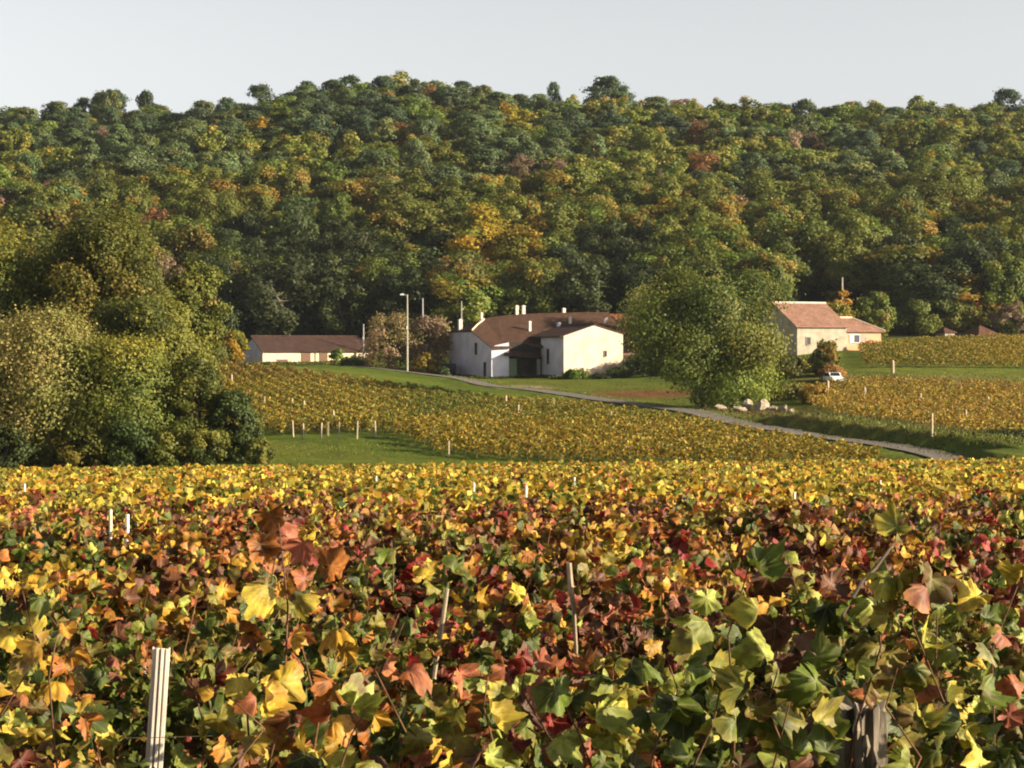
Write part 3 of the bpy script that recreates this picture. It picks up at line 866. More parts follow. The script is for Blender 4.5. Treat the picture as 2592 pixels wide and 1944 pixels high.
ridge_line(fh, [(u, SR, rz(u) + 0.06) for u in (hipu, 7, 11.5, 18, 24, 28)], 0.11, 'tile_brown')
sheet(fh, 'roof', 'tile_orange', [[(28.15, 1.0, 1.9), (31.9, 1.0, 1.9), (31.9, SR, 5.9), (28.15, SR, 5.9)], [(28.15, SR, 5.9), (31.9, SR, 5.9), (31.9, 17.6, 3.2), (28.15, 17.6, 3.2)]], 0.14)['label'] = "orange tiled roof section at the right end"
for px, s, top, bot, wd in ((1165, 12.5, 803, 834, 0.75), (1219, 13.0, 786, 815, 0.42), (1308, 14.2, 768, 800, 0.62), (1325, 14.2, 768, 800, 0.66),
                            (1427, 14.0, 776, 800, 0.66), (1341, 6.2, 806, 850, 0.5), (1443, 8.5, 798, 822, 0.5)):
    u = solve_u(org, PHI, px, s)
    chimney(fh, u, s, py_z(org, PHI, u, s, bot + 6), py_z(org, PHI, u, s, top + (bot - top) * 0.14), wd * 0.8, wd * 0.72)
u = solve_u(org, PHI, 1414, 7.5)
chimney(fh, u, 7.5, py_z(org, PHI, u, 7.5, 832), py_z(org, PHI, u, 7.5, 815), 0.55, 0.5, 'plaster_shade')
u = solve_u(org, PHI, 1534, 7.0)
sd = MB(); zz = py_z(org, PHI, u, 7.0, 810); sd.prism([(math.cos(a) * 0.28, math.sin(a) * 0.5) for a in np.arange(12) * math.pi / 6], 0, 0.06, 'y')
so = sd.build('satellite_dish', M['white'], fh); so.location = (u, 7.0, zz); so.rotation_euler = (0.3, 0.45, -0.3)
sp = MB(); sp.tube([(0, 0.06, 0), (0, 0.12, -1.6)], [0.04, 0.04], 6); sp.build('mast', M['polegrey'], so)

# --- barn wing
borg = Vector(((1427 - CX) / F * 296, 296, 0))
bw = empty("barn_wing", borg, PHI)
tag(bw, "cream plastered gabled barn wing in full sun at the front of the farmhouse", "barn")
BW, BL = 10.7, 8.3
zl, zr, za, xa = 1.95, 2.35, 3.75, 5.6
w = MB()
w.prism([(0, -6.4), (BW, -6.4), (BW, zr - 0.1), (xa, za - 0.1), (0, zl - 0.1)], 0, 0.5, 'y')
w.box(BW - 0.5, BW - 0.001, 0.501, BL, -6.4, zr - 0.15)
w.build('wall', M['plaster'], bw)
w = MB(); w.box(-0.003, 0.5, 0.503, BL, -6.4, zl - 0.1); w.build('side_wall', M['plaster_shade'], bw)['label'] = "side wall with the grey of shade in its colour"  # shaded copy of the gable's plaster
sheet(bw, 'roof', 'tile_dark', [[(-0.75, -0.22, zl - 0.12), (xa, -0.22, za + 0.05), (xa, BL + 3.0, za + 0.05), (-0.75, BL + 3.0, zl - 0.12)],
                                [(xa, -0.22, za + 0.05), (BW + 0.3, -0.22, zr), (BW + 0.3, BL + 3.0, zr), (xa, BL + 3.0, za + 0.05)]], 0.16)
ridge_line(bw, [(xa, -0.2, za + 0.1), (xa, BL + 3, za + 0.1)], 0.11, 'tile_brown')
def zy(px, py, s=0.0, o=borg):
    u = solve_u(o, PHI, px, s); return u, py_z(o, PHI, u, s, py)
u, z = zy(1532, 895); inset_window(bw, 'window', 'y', u - 0.22, u + 0.22, z - 0.42, z + 0.42, 0.0)
u, z = zy(1474, 938); inset_window(bw, 'window', 'y', u - 0.18, u + 0.18, z - 0.4, z + 0.4, 0.0)
inset_window(bw, 'window', 'x', 5.2, 6.0, -2.6, -0.2, -0.003)
# low outbuilding against the barn, its lit coping only just showing
ob = empty("outbuilding", Vector(((1580 - CX) / F * 301.5, 301.5, 0)), PHI)
tag(ob, "low stone lean-to with a pale coping against the right side of the sunlit barn", "shed")
w = MB(); w.box(0, 4.2, 0, 3.5, -6, -1.7); w.build('wall', M['stone'], ob)
sheet(ob, 'roof', 'tile_pink', [[(-0.2, -0.2, -1.6), (4.4, -0.2, -1.6), (4.4, 3.6, -0.9), (-0.2, 3.6, -0.9)]], 0.12)

# --- low barn at the left
lorg = Vector(((665 - CX) / F * 333, 333, 0))
lb = empty("low_barn", lorg, PHI)
tag(lb, "long low stone barn with a dark brown roof behind the left vineyard", "barn")
w = MB()
LW = 20.2
w.box(0, LW, 0, 0.5, -3.6, -0.45); w.box(0, LW, 11.5, 12, -3.6, -0.45)
w.prism([(0.5, -3.6), (11.49, -3.6), (11.49, -0.5), (6, 1.95), (0.5, -0.5)], LW - 0.5, LW - 0.001, 'x')
w.build('wall', M['stone'], lb)
w = MB(); w.prism([(0.503, -3.6), (11.49, -3.6), (11.49, -0.5), (6, 1.95), (0.503, -0.5)], 0, 0.5, 'x'); w.build('end_wall', M['plaster_shade'], lb)['label'] = "gable wall with bluish grey shade in its colour"  # shade painted into this end by a greyer plaster
sheet(lb, 'roof', 'tile_dark', [[(-0.4, -0.5, -0.6), (LW + 0.5, -0.5, -0.6), (LW + 0.3, 6, 2.1), (-0.4, 6, 2.1)], [(-0.4, 6, 2.1), (LW + 0.3, 6, 2.1), (LW + 0.5, 12.5, -0.6), (-0.4, 12.5, -0.6)]], 0.16)
ridge_line(lb, [(-0.4, 6, 2.15), (LW + 0.3, 6, 2.15)], 0.13, 'tile_brown')
for a, b_, zt_ in ((762, 786, -0.95), (808, 829, -1.0)):
    u0, u1 = solve_u(lorg, PHI, a, 0), solve_u(lorg, PHI, b_, 0)
    d_ = MB(); d_.box(u0, u1, -0.05, -0.003, -3.5, zt_); d_.build('door', M['door_brown'], lb)
d_ = MB(); u0, u1 = solve_u(lorg, PHI, 700, 0), solve_u(lorg, PHI, 728, 0); d_.box(u0, u1, -0.05, -0.003, -3.5, -2.1); d_.build('door', M['door_brown'], lb)

# --- pink roofed house and its annex at the right
rorg = Vector(((2018 - CX) / F * 290, 290, 0))
rh = empty("pink_roofed_house", rorg, PHI)
tag(rh, "tall narrow old house with a steep pink tiled roof and weathered grey walls", "house")
RW = 9.3
w = MB()
w.box(0, RW, 0, 0.45, -2.5, 3.4)
w.box(0, RW, 11.6, 12, -2.5, 3.4)
w.prism([(0.45, -2.5), (11.59, -2.5), (11.59, 3.35), (6.2, 6.95), (0.45, 3.35)], 0, 0.45, 'x'); w.prism([(0.45, -2.5), (11.59, -2.5), (11.59, 3.35), (6.2, 6.95), (0.45, 3.35)], RW - 0.45, RW - 0.001, 'x')
w.build('wall', M['render_grey'], rh)
sheet(rh, 'roof', 'tile_pink', [[(-0.5, -0.45, 3.35), (RW + 0.3, -0.45, 3.35), (RW + 0.3, 6.2, 7.1), (-0.5, 6.2, 7.1)], [(-0.5, 6.2, 7.1), (RW + 0.3, 6.2, 7.1), (RW + 0.3, 12.4, 3.35), (-0.5, 12.4, 3.35)]], 0.18)
ridge_line(rh, [(-0.6, 6.2, 7.2), (RW + 0.3, 6.2, 7.2)], 0.17)
u, z = zy(2046, 862, 0, rorg); inset_window(rh, 'window', 'y', u - 0.35, u + 0.35, z - 0.6, z + 0.5, 0.0)
an = empty("peach_annex", rorg, PHI)
tag(an, "low peach orange house with a hipped pink roof joined to the taller grey house", "house")
w = MB(); w.box(RW + 0.01, 16.2, 0.4, 7.2, -2.4, 2.6); w.build('wall', M['peach'], an)
A0, A1, ZE, ZP = RW + 0.0, 16.7, 2.62, 4.75
sheet(an, 'roof', 'tile_pink', [[(A0, -0.1, ZE), (A1, -0.1, ZE), (13.0, 3.8, ZP), (A0, 3.8, ZP)], [(A1, -0.1, ZE), (A1, 7.7, ZE), (13.0, 3.8, ZP)], [(A0, 3.8, ZP), (13.0, 3.8, ZP), (A1, 7.7, ZE), (A0, 7.7, ZE)]], 0.15)
ridge_line(an, [(A0, 3.8, ZP + 0.08), (13.0, 3.8, ZP + 0.08)], 0.18)
ridge_line(an, [(13.0, 3.8, ZP + 0.05), (A1, -0.1, ZE + 0.05)], 0.15)
u, z = zy(2168, 858, 0.4, rorg)
inset_window(an, 'window', 'y', u - 0.55, u + 0.55, z - 0.55, z + 0.65, 0.4, frame='white')
for dx, l in ((-1.0, 'white'), (1.0, 'shutter')):
    d_ = MB(); d_.box(u + dx - 0.35, u + dx + 0.35, 0.30, 0.36, z - 0.6, z + 0.7)
    for q in range(5): d_.box(u + dx - 0.27, u + dx + 0.27, 0.27, 0.299, z - 0.5 + q * 0.24, z - 0.36 + q * 0.24)
    d_.build('shutter', M[l], an)
d_ = MB(); d_.box(u + 1.7, u + 2.5, 0.34, 0.397, -0.9, z + 0.3); d_.build('door', M['shutter'], an)

# --- small red roofed houses at the far right, half hidden
def small_house(px, d, wd, dp, eave_py, ridge_py, base_drop, wm, tm, label, phi=25):
    x, y, zg = at(px, d)
    h = empty("small_house", (x, y, 0), math.radians(phi)); tag(h, label, "house")
    ze, zp = zof(eave_py, d), zof(ridge_py, d + dp / 2)
    w = MB(); w.box(0, wd, 0, dp, zg - 2, ze); w.build('wall', M[wm], h)
    a = min(dp / 2, wd / 2 - 0.2); e = 0.35
    sheet(h, 'roof', tm, [[(-e, -e, ze), (wd + e, -e, ze), (wd - a, dp / 2, zp), (a, dp / 2, zp)], [(wd + e, -e, ze), (wd + e, dp + e, ze), (wd - a, dp / 2, zp)],
                          [(-e, dp + e, ze), (-e, -e, ze), (a, dp / 2, zp)], [(wd + e, dp + e, ze), (-e, dp + e, ze), (a, dp / 2, zp), (wd - a, dp / 2, zp)]], 0.12)
    m_ = MB(); m_.box(wd * 0.62, wd * 0.62 + 0.8, -0.04, -0.003, ze - 1.5, ze - 0.5); m_.build('window', M['dark'], h)
    return h
small_house(2478, 328, 4.6, 5, 848, 824, 0, 'stone', 'tile_red', "small pale house with a red hipped roof beyond the upper right vineyard")
small_house(2392, 340, 2.2, 3, 841, 829, 0, 'render_grey', 'tile_red', "tiny red roofed shed between bushes left of the red roofed house")
small_house(2560, 352, 5, 6, 752, 735, 0, 'plaster', 'tile_red', "red roof peeping from the trees at the right edge")

# ------------------------------------------------------------------ poles
def pole(px, base_py_d, top_py, r, mat, label, lamp=False, name="utility_pole", cat="pole"):
    x, y, z = at(px, base_py_d)
    zt_ = zof(top_py, y)
    e = empty(name, (x, y, z)); tag(e, label, cat)
    m_ = MB(); m_.tube([(0, 0, -0.5), (0, 0, (zt_ - z) * 0.5), (0, 0, zt_ - z)], [r * 1.3, r * 1.1, r * 0.8], 8); m_.build('shaft', M[mat], e)
    H = zt_ - z
    m_ = MB(); m_.box(-r, r, -r * 1.6, -r * 0.9, H * 0.55, H * 0.55 + 0.5); m_.build('cable_box', M['white'], e)
    if lamp:
        m_ = MB(); m_.tube([(0, 0, H - 0.35), (-0.45, -0.05, H - 0.05), (-0.75, -0.1, H + 0.02)], [0.05, 0.04, 0.04], 6); m_.build('lamp_arm', M['polegrey'], e)
        m_ = MB(); m_.prism([(-1.15, -0.12), (-0.55, -0.14), (-0.5, 0.06), (-0.7, 0.14), (-1.1, 0.06)], -0.3, 0.05, 'y')
        o = m_.build('lamp_head', M['lampglass'], e); o.location = (0, 0, H)
    return e
pole(1031, 300, 745, 0.14, 'poletan', "tall pale concrete street lamp pole left of the farmhouse", True, "street_lamp", "street lamp")
pole(1070, 318, 755, 0.16, 'polegrey', "grey pole behind the street lamp, second from the left of the farmhouse")
pole(920, 340, 820, 0.15, 'polegrey', "short grey pole at the right end of the long low barn")
pole(1168, 330, 762, 0.13, 'polegrey', "thin dark pole standing behind the leftmost farmhouse chimney")
pole(2132, 326, 702, 0.17, 'poletan', "pale pole sticking up between trees behind the pink roofed house")

# ------------------------------------------------------------------ nearer trees
def rsn(i): return np.random.RandomState(i)
def big_tree(i, name, px, d, top, width_px, kind, pal, label, ncl=150, per=150, leaf=0.24, low=0.1, bark='bark', base=None, lean=0):
    x, y, z = at(px, d)
    H = zof(top, d) - z
    return tree_parts(name, (x, y, z - 0.1), label, bark=bark, rs=rsn(i), H=H, R=width_px / F * d / 2, kind=kind, pal=pal, ncl=ncl, per=per, leaf=leaf, low=low, lean=lean)
DOL = [((0.135, 0.140, 0.022), 5), ((0.10, 0.115, 0.020), 4), ((0.19, 0.165, 0.026), 2), ((0.065, 0.08, 0.016), 2)]
WIL = [((0.175, 0.16, 0.042), 5), ((0.14, 0.14, 0.033), 4), ((0.22, 0.18, 0.055), 2), ((0.10, 0.11, 0.025), 2)]
DGR = [((0.045, 0.065, 0.016), 5), ((0.06, 0.08, 0.018), 3), ((0.03, 0.045, 0.012), 2)]
big_tree(1, "large_tree", 60, 172, 535, 470, 'round', DOL, "huge dark olive tree filling the upper left behind the paler ones", 300, 190, 0.21, 0.03)
big_tree(2, "large_tree", 270, 168, 488, 390, 'round', DOL, "tallest olive green tree at left with its round top below the pines", 300, 190, 0.21, 0.03)
big_tree(3, "leafy_tree", 470, 172, 612, 220, 'round', OLIVE, "olive tree with golden tips leaning right from behind the tall left trees", 120, 140, 0.24, 0.12, lean=1)
big_tree(4, "large_tree", 385, 150, 690, 330, 'round', DOL, "broad olive tree in the middle of the left group beside the vineyard", 260, 190, 0.18, 0.02)
big_tree(5, "willow_tree", 120, 142, 790, 330, 'column', WIL, "pale greenish tan willow in front of the left trees", 240, 190, 0.16, 0.04, 'palebark')
big_tree(6, "willow_tree", -60, 146, 770, 220, 'column', WIL, "pale tan willow cut by the left edge of the picture", 150, 150, 0.20, 0.06, 'palebark')
big_tree(7, "willow_tree", 310, 141, 850, 270, 'column', DOL, "bushy olive young tree low in the left group right of the pale willow", 200, 170, 0.16, 0.0, 'palebark')
big_tree(8, "dark_bush", 592, 140, 985, 120, 'column', DGR, "dark green cone shaped bush at the right end of the left trees", 90, 130, 0.17, 0.0)
big_tree(9, "olive_bush", 495, 141, 900, 150, 'column', DOL, "olive bush between the dark cone bush and the left trees", 90, 120, 0.18, 0.0)
for i, (px, top, wd, pal) in enumerate(((20, 1075, 120, DGR), (210, 1080, 130, DOL), (330, 1065, 140, DGR), (430, 1075, 130, DOL), (520, 1080, 110, DOL), (655, 1110, 70, DOL))):
    big_tree(20 + i, "low_bush", px, 137.5, top, wd, 'column', pal, f"low {'dark' if pal is DGR else 'olive'} undergrowth bush at the foot of the left trees, {['first','second','third','fourth','fifth','sixth'][i]} from left", 40, 110, 0.16, 0.0)
# bare stems standing in the dark gap under the willows
for i, (px, top, dx) in enumerate(((75, 1040, 0.2), (118, 1045, 0.3), (158, 1060, -0.1), (235, 1090, 0.5))):
    x, y, z = at(px, 139); m_ = MB(); H = zof(top, 139) - z
    m_.tube([(0, 0, -0.3), (dx * 0.4, 0, H * 0.5), (dx, 0.1, H)], [0.10, 0.08, 0.05], 6)
    o = m_.build("bare_stem", M['palebark']); o.location = (x, y, z)
    tag(o, f"thin pale bare stem in the dark gap under the left trees, {['first','second','third','fourth'][i]} from left", "tree stem")
big_tree(10, "lone_tree", 1782, 233, 648, 430, 'round', [((0.125, 0.145, 0.022), 5), ((0.09, 0.115, 0.020), 4), ((0.175, 0.17, 0.026), 2), ((0.21, 0.17, 0.035), 1)],
         "big bushy green tree standing alone beside the road right of the farmhouse", 360, 170, 0.24, 0.0)
big_tree(46, "leafy_bush", 1862, 231, 900, 220, 'column', [((0.15, 0.175, 0.022), 5), ((0.105, 0.14, 0.022), 4)], "green leafy shrubbery hiding the trunk under the lone tree", 90, 110, 0.24, 0.0)
big_tree(11, "silver_tree", 1652, 311, 728, 165, 'column', [((0.26, 0.25, 0.08), 5), ((0.19, 0.19, 0.05), 4), ((0.34, 0.31, 0.14), 2)], "pale yellowish green willowy tree between the barn wing and the lone tree", 110, 110, 0.3, 0.1)
big_tree(12, "tan_bush", 985, 312, 788, 130, 'column', TAN, "tan leafless looking bush behind the street lamp", 80, 70, 0.28, 0.03)
big_tree(13, "tan_bush", 1085, 314, 802, 130, 'column', TAN + BARE, "pinkish tan bush between the grey pole and the farmhouse end wall", 80, 70, 0.28, 0.03)
big_tree(14, "yellow_bush", 595, 326, 838, 70, 'column', GOLD, "yellow green bush covering the left end of the long low barn", 50, 80, 0.28, 0.02)
big_tree(30, "yellow_bush", 540, 322, 868, 80, 'column', OLIVE, "olive bush left of the yellow one by the low barn", 50, 80, 0.28, 0.02)
big_tree(15, "olive_bush", 2092, 262, 862, 70, 'column', OLIVE, "thin olive tree in front of the pink roofed house", 80, 70, 0.26, 0.04)
big_tree(16, "olive_bush", 2045, 268, 905, 80, 'column', OLIVE, "round olive bush against the corner of the pink roofed house", 60, 80, 0.26, 0.02)
big_tree(17, "olive_bush", 1992, 262, 900, 70, 'column', DOL, "dull green bush between the lone tree and the pink roofed house", 60, 80, 0.26, 0.02)
big_tree(18, "leafy_tree", 2215, 338, 735, 120, 'round', OAK, "deep green tree behind the peach annex", 100, 90, 0.34, 0.02)
big_tree(19, "leafy_tree", 2330, 345, 725, 150, 'round', OLIVE, "green tree right of the peach annex, beside the golden topped one", 110, 90, 0.34, 0.02)
big_tree(31, "sparse_tree", 2560, 342, 770, 110, 'round', BARE + OLIVE[:1], "brownish thin tree above the red hipped roof", 80, 80, 0.3, 0.05)
big_tree(32, "leafy_tree", 2420, 346, 760, 100, 'round', OLIVE, "olive tree left of the red hipped roof", 80, 90, 0.32, 0.02)
big_tree(33, "low_bush", 1620, 297, 900, 90, 'column', DGR, "dark hedge bush right of the barn wing under the silvery tree", 50, 90, 0.24, 0.0)
big_tree(34, "low_bush", 1680, 290, 915, 90, 'column', DGR, "dark hedge bush close to the left side of the lone tree", 50, 90, 0.24, 0.0)
big_tree(35, "green_bush", 1455, 292, 938, 62, 'column', [((0.10, 0.16, 0.015), 3), ((0.13, 0.17, 0.02), 2)], "bright green bush at the foot of the sunlit barn wall", 40, 90, 0.2, 0.0)
big_tree(44, "low_bush", 1525, 291, 950, 60, 'column', DGR, "dark hedge imitating shadow at the foot of the sunlit barn, right of the bright bush", 30, 80, 0.2, 0.0)  # bush added to stand in for the dark lower corner of the gable
big_tree(45, "low_bush", 1565, 292, 930, 60, 'column', DGR, "dark hedge imitating the shadow rising at the right corner of the sunlit barn", 40, 80, 0.2, 0.0)  # also added, carries the imitated shadow up to the right
big_tree(36, "low_bush", 1075, 304, 895, 60, 'column', GOLD + OAK, "yellow green bush left of the dark parked van", 30, 70, 0.22, 0.0)
big_tree(37, "ivy_bush", 855, 331, 884, 36, 'column', [((0.13, 0.19, 0.03), 3), ((0.10, 0.15, 0.03), 2)], "light green ivy growing up the front of the low barn", 30, 70, 0.22, 0.0)
big_tree(38, "low_bush", 2105, 256, 925, 60, 'column', RUST, "brown bush behind the small white car", 30, 70, 0.22, 0.0)
big_tree(39, "low_bush", 1985, 240, 975, 120, 'column', DOL, "dull olive bush behind the heap of pale rocks", 50, 90, 0.22, 0.0)
big_tree(40, "low_bush", 2060, 232, 975, 70, 'column', GOLD, "yellowish bush right of the heap of pale rocks", 36, 70, 0.22, 0.0)
big_tree(41, "low_bush", 900, 322, 905, 80, 'column', DGR, "dark low bush at the right end of the low barn", 30, 70, 0.22, 0.0)
big_tree(42, "low_bush", 2560, 163, 1118, 150, 'column', DGR, "black green bush at the right edge above the foreground vines", 60, 120, 0.18, 0.0)
big_tree(43, "low_bush", 1120, 296, 930, 40, 'column', DGR, "small dark bush at the corner of the farmhouse end wall", 20, 70, 0.2, 0.0)

# ------------------------------------------------------------------ rocks by the road
def rock(px, d, wpx, hpx, seed, label):
    x, y, z = at(px, d)
    rs = rsn(seed); import bmesh
    bm = bmesh.new(); bmesh.ops.create_icosphere(bm, subdivisions=3, radius=1)
    dirs = rs.normal(size=(14, 3)); dirs /= np.linalg.norm(dirs, axis=1)[:, None]; cut = rs.uniform(0.45, 0.85, 14)
    w_, h_ = wpx / F * d * 0.56, hpx / F * d * 0.46
    for v in bm.verts:
        p = np.array(v.co)
        for q, c_ in zip(dirs, cut):
            k_ = p @ q
            if k_ > c_: p = p - q * (k_ - c_)
        p = p * (1 + 0.05 * rs.normal())
        v.co = (p[0] * w_, p[1] * w_ * 0.8, p[2] * h_)
    me = bpy.data.meshes.new("rock"); bm.to_mesh(me); bm.free(); me.materials.append(M['rock'])
    o = link("rock", me); o.location = (x, y, z + h_ * 0.75); o.rotation_euler = (rs.uniform(-.2, .2), rs.uniform(-.3, .3), rs.uniform(0, 3))
    tag(o, label, "rock", "pale rocks heaped by the road")
    return o
for i, (px, d, wp, hp, lb_) in enumerate(((1820, 226, 44, 22, "smooth tan rock nearest the trunk of the lone tree"), (1893, 222, 36, 40, "left pale rock on top of the roadside heap"),
        (1928, 221, 44, 42, "largest pale rock in the middle of the roadside heap"), (1958, 219, 34, 24, "small pale rock in front of the heap, right of the largest"),
        (1985, 217, 30, 26, "greyish rock at the right end of the roadside heap"), (2002, 214, 22, 18, "smallest rock lying apart at the right end of the heap"),
        (1870, 219, 40, 24, "dark tan rock low at the left of the heap"), (1700, 300, 40, 20, "pale stone block in the hedge left of the lone tree"), (2012, 266, 60, 16, "pale flat stones on the slope below the dark bush"))):
    rock(px, d, wp, hp, 50 + i, lb_)

# ------------------------------------------------------------------ rough grass and weeds along verges, walls and vineyard edges
gp = []
rg = rsn(77)
def scatter(line, n, wdt, size=0.32, col=(0.13, 0.17, 0.03)):
    P = _dense(np.array([((px - CX) / F * d, d) for px, d in line]), 60)
    t = rg.uniform(0, 59, n); i = t.astype(int).clip(0, 58); f = (t - i)[:, None]
    q = P[i] * (1 - f) + P[i + 1] * f + rg.normal(size=(n, 2)) * wdt
    h = rg.uniform(0.4, 1.2, n) * size
    z = terr(q[:, 0], q[:, 1]) + h * 0.42
    c = np.array(col) * rg.uniform(0.55, 1.4, n)[:, None] * np.where(rg.uniform(size=n) < 0.25, 1, 0)[:, None] + np.array(col)[None] * np.array([1.25, 1.0, 1.0]) * rg.uniform(0.5, 1.2, n)[:, None] * np.where(rg.uniform(size=n) < 0.25, 0, 1)[:, None] * 0.8
    nr_ = np.stack([rg.normal(size=n), rg.normal(size=n) - 0.4, rg.normal(size=n) * 0.35], 1)
    a_, b_, c_ = leaf_cloud(np.stack([q[:, 0], q[:, 1], z], 1), nr_, h, [(-0.12, -0.5, 0), (0.12, -0.5, 0), (0.22, 0.5, 0.15), (-0.02, 0.55, 0.1)], QF, c, rg, R=hang(nr_, rg, -1.0))
    gp.append((a_, b_, c_, 0))
def hang(nrm, rs, amt=1.0):
    n = nrm / np.linalg.norm(nrm, axis=1)[:, None]
    tip = np.array([0, 0, -1.0]) * amt + rs.normal(size=n.shape) * 0.6
    v = tip - (tip * n).sum(1)[:, None] * n; v /= np.linalg.norm(v, axis=1)[:, None] + 1e-9
    return np.stack([np.cross(v, n), v, n], -1)
rl = [(px, d) for px, py, d in ROADC]
scatter([(px, d + 4.2) for px, d in rl[2:]], 6000, 0.7, 0.2)
scatter([(1136, 313), (1190, 303), (1236, 297), (1300, 300), (1368, 301)], 1600, 0.35, 0.4, (0.07, 0.11, 0.02))
scatter([(1369, 302), (1427, 294), (1500, 296), (1580, 300)], 1600, 0.4, 0.5, (0.09, 0.13, 0.02))
scatter([(1915, 207), (2100, 188), (2330, 165), (2592, 150)], 6000, 2.6, 0.26, (0.12, 0.15, 0.025))
scatter([(2150, 256), (2350, 257), (2650, 258)], 5000, 3.4, 0.22, (0.20, 0.17, 0.05))
scatter([(1250, 284), (1450, 272), (1650, 255), (1780, 240)], 4000, 5.5, 0.16, (0.13, 0.17, 0.028))
scatter([(600, 150), (800, 150), (1000, 152), (1080, 150)], 2500, 5.0, 0.12, (0.15, 0.17, 0.03))
scatter([(1860, 226), (1940, 216), (2030, 210)], 2200, 2.4, 0.28, (0.13, 0.12, 0.035))
scatter([(640, 327), (800, 327), (940, 325)], 1800, 1.0, 0.5, (0.12, 0.14, 0.03))
V_, fl, cl, _ = merge(gp)
tag(link("rough_grass", np_mesh("rough_grass", V_, fl, [M['vineleaf']], cl)), "rough grass and weeds along the road verges, banks and walls", "grass", kind="stuff")

# ------------------------------------------------------------------ parked vehicles
def car(px, d, ang, paint, label, L=3.9, W=1.65, H=1.45, van=False):
    x, y, z = at(px, d)
    e = empty("parked_car", (x, y, z), ang); tag(e, label, "van" if van else "car")
    if van:
        prof = [(0, .35), (0, 1.0), (.35, 1.15), (.75, H), (L - .1, H), (L, .9), (L, .35)]
        gl = [(.42, 1.18), (.8, H - .1), (L - .5, H - .1), (L - .5, 1.15)]
    else:
        prof = [(0, .35), (.02, .72), (.2, .82), (1.0, .92), (1.55, H), (L - .95, H), (L - .1, .95), (L, .8), (L, .35)]
        gl = [(1.15, .95), (1.62, H - .07), (L - 1.05, H - .07), (L - .45, .95)]
    b_ = MB(); b_.prism(prof, -W / 2, W / 2, 'y'); o = b_.build('body', M[paint], e)
    bv = o.modifiers.new("bevel", 'BEVEL'); bv.width = 0.06; bv.segments = 3
    g = MB(); g.prism(gl, -W / 2 - 0.012, W / 2 + 0.012, 'y'); g.build('side_window', M['dark'], e)
    g = MB()
    if not van: g.add([(1.06, -W / 2 + .12, .965), (1.06, W / 2 - .12, .965), (1.545, W / 2 - .18, H - .05), (1.545, -W / 2 + .18, H - .05)], [(0, 1, 2, 3)])
    else: g.add([(.37, -W / 2 + .12, 1.19), (.37, W / 2 - .12, 1.19), (.72, W / 2 - .18, H - .06), (.72, -W / 2 + .18, H - .06)], [(0, 1, 2, 3)])
    g = g.build('windscreen', M['dark'], e); g.location = (-0.03, 0, 0.02)
    for sx in (.75, L - .75):
        for sy in (-1, 1):
            m_ = MB(); m_.prism([(sx + .31 * math.cos(a), .31 + .31 * math.sin(a)) for a in np.arange(16) * math.pi / 8], sy * (W / 2 - .18), sy * (W / 2 + .015), 'y')
            wh = m_.build('wheel', M['rubber'], e)
            m_ = MB(); m_.prism([(sx + .17 * math.cos(a), .31 + .17 * math.sin(a)) for a in np.arange(12) * math.pi / 6], sy * (W / 2 + .016), sy * (W / 2 + .03), 'y')
            m_.build('rim', M['polegrey'], wh)
    for sy in (-1, 1):
        m_ = MB(); m_.box(-.02, .05, sy * (W / 2 - .3) - .14, sy * (W / 2 - .3) + .14, .58, .72); m_.build('headlight', M['lampglass'], e)
    return e
car(2122, 252, math.radians(100), 'carwhite', "small white car parked beside a brown bush left of the vineyard track")
car(1128, 306, math.radians(80), 'cardark', "dark blue van parked against the left end wall of the farmhouse", 4.4, 1.75, 2.0, True)

# ------------------------------------------------------------------ vines
def pick(pal, W, rs):
    """pal (k,3), W (n,k) weights -> (n,3)"""
    Wc = np.cumsum(W / W.sum(1, keepdims=True), 1)
    i = (rs.uniform(size=len(W))[:, None] > Wc).sum(1).clip(0, len(pal) - 1)
    return pal[i], i
def clip_line(poly, a, d):
    """stretches of the line a + t d inside a polygon"""
    ts = []
    n = len(poly)
    for i in range(n):
        p, q = poly[i], poly[(i + 1) % n]; e = q - p
        den = d[0] * e[1] - d[1] * e[0]
        if abs(den) < 1e-9: continue
        w_ = p - a
        t = (w_[0] * e[1] - w_[1] * e[0]) / den; s_ = (w_[0] * d[1] - w_[1] * d[0]) / den
        if 0 <= s_ < 1: ts.append(t)
    ts.sort()
    return [(ts[i], ts[i + 1]) for i in range(0, len(ts) - 1, 2)]
VP = np.array([(0.42, 0.30, 0.035), (0.34, 0.21, 0.028), (0.20, 0.185, 0.028), (0.09, 0.12, 0.020), (0.27, 0.14, 0.03), (0.17, 0.08, 0.03)])   # yellow gold olive green orange rust
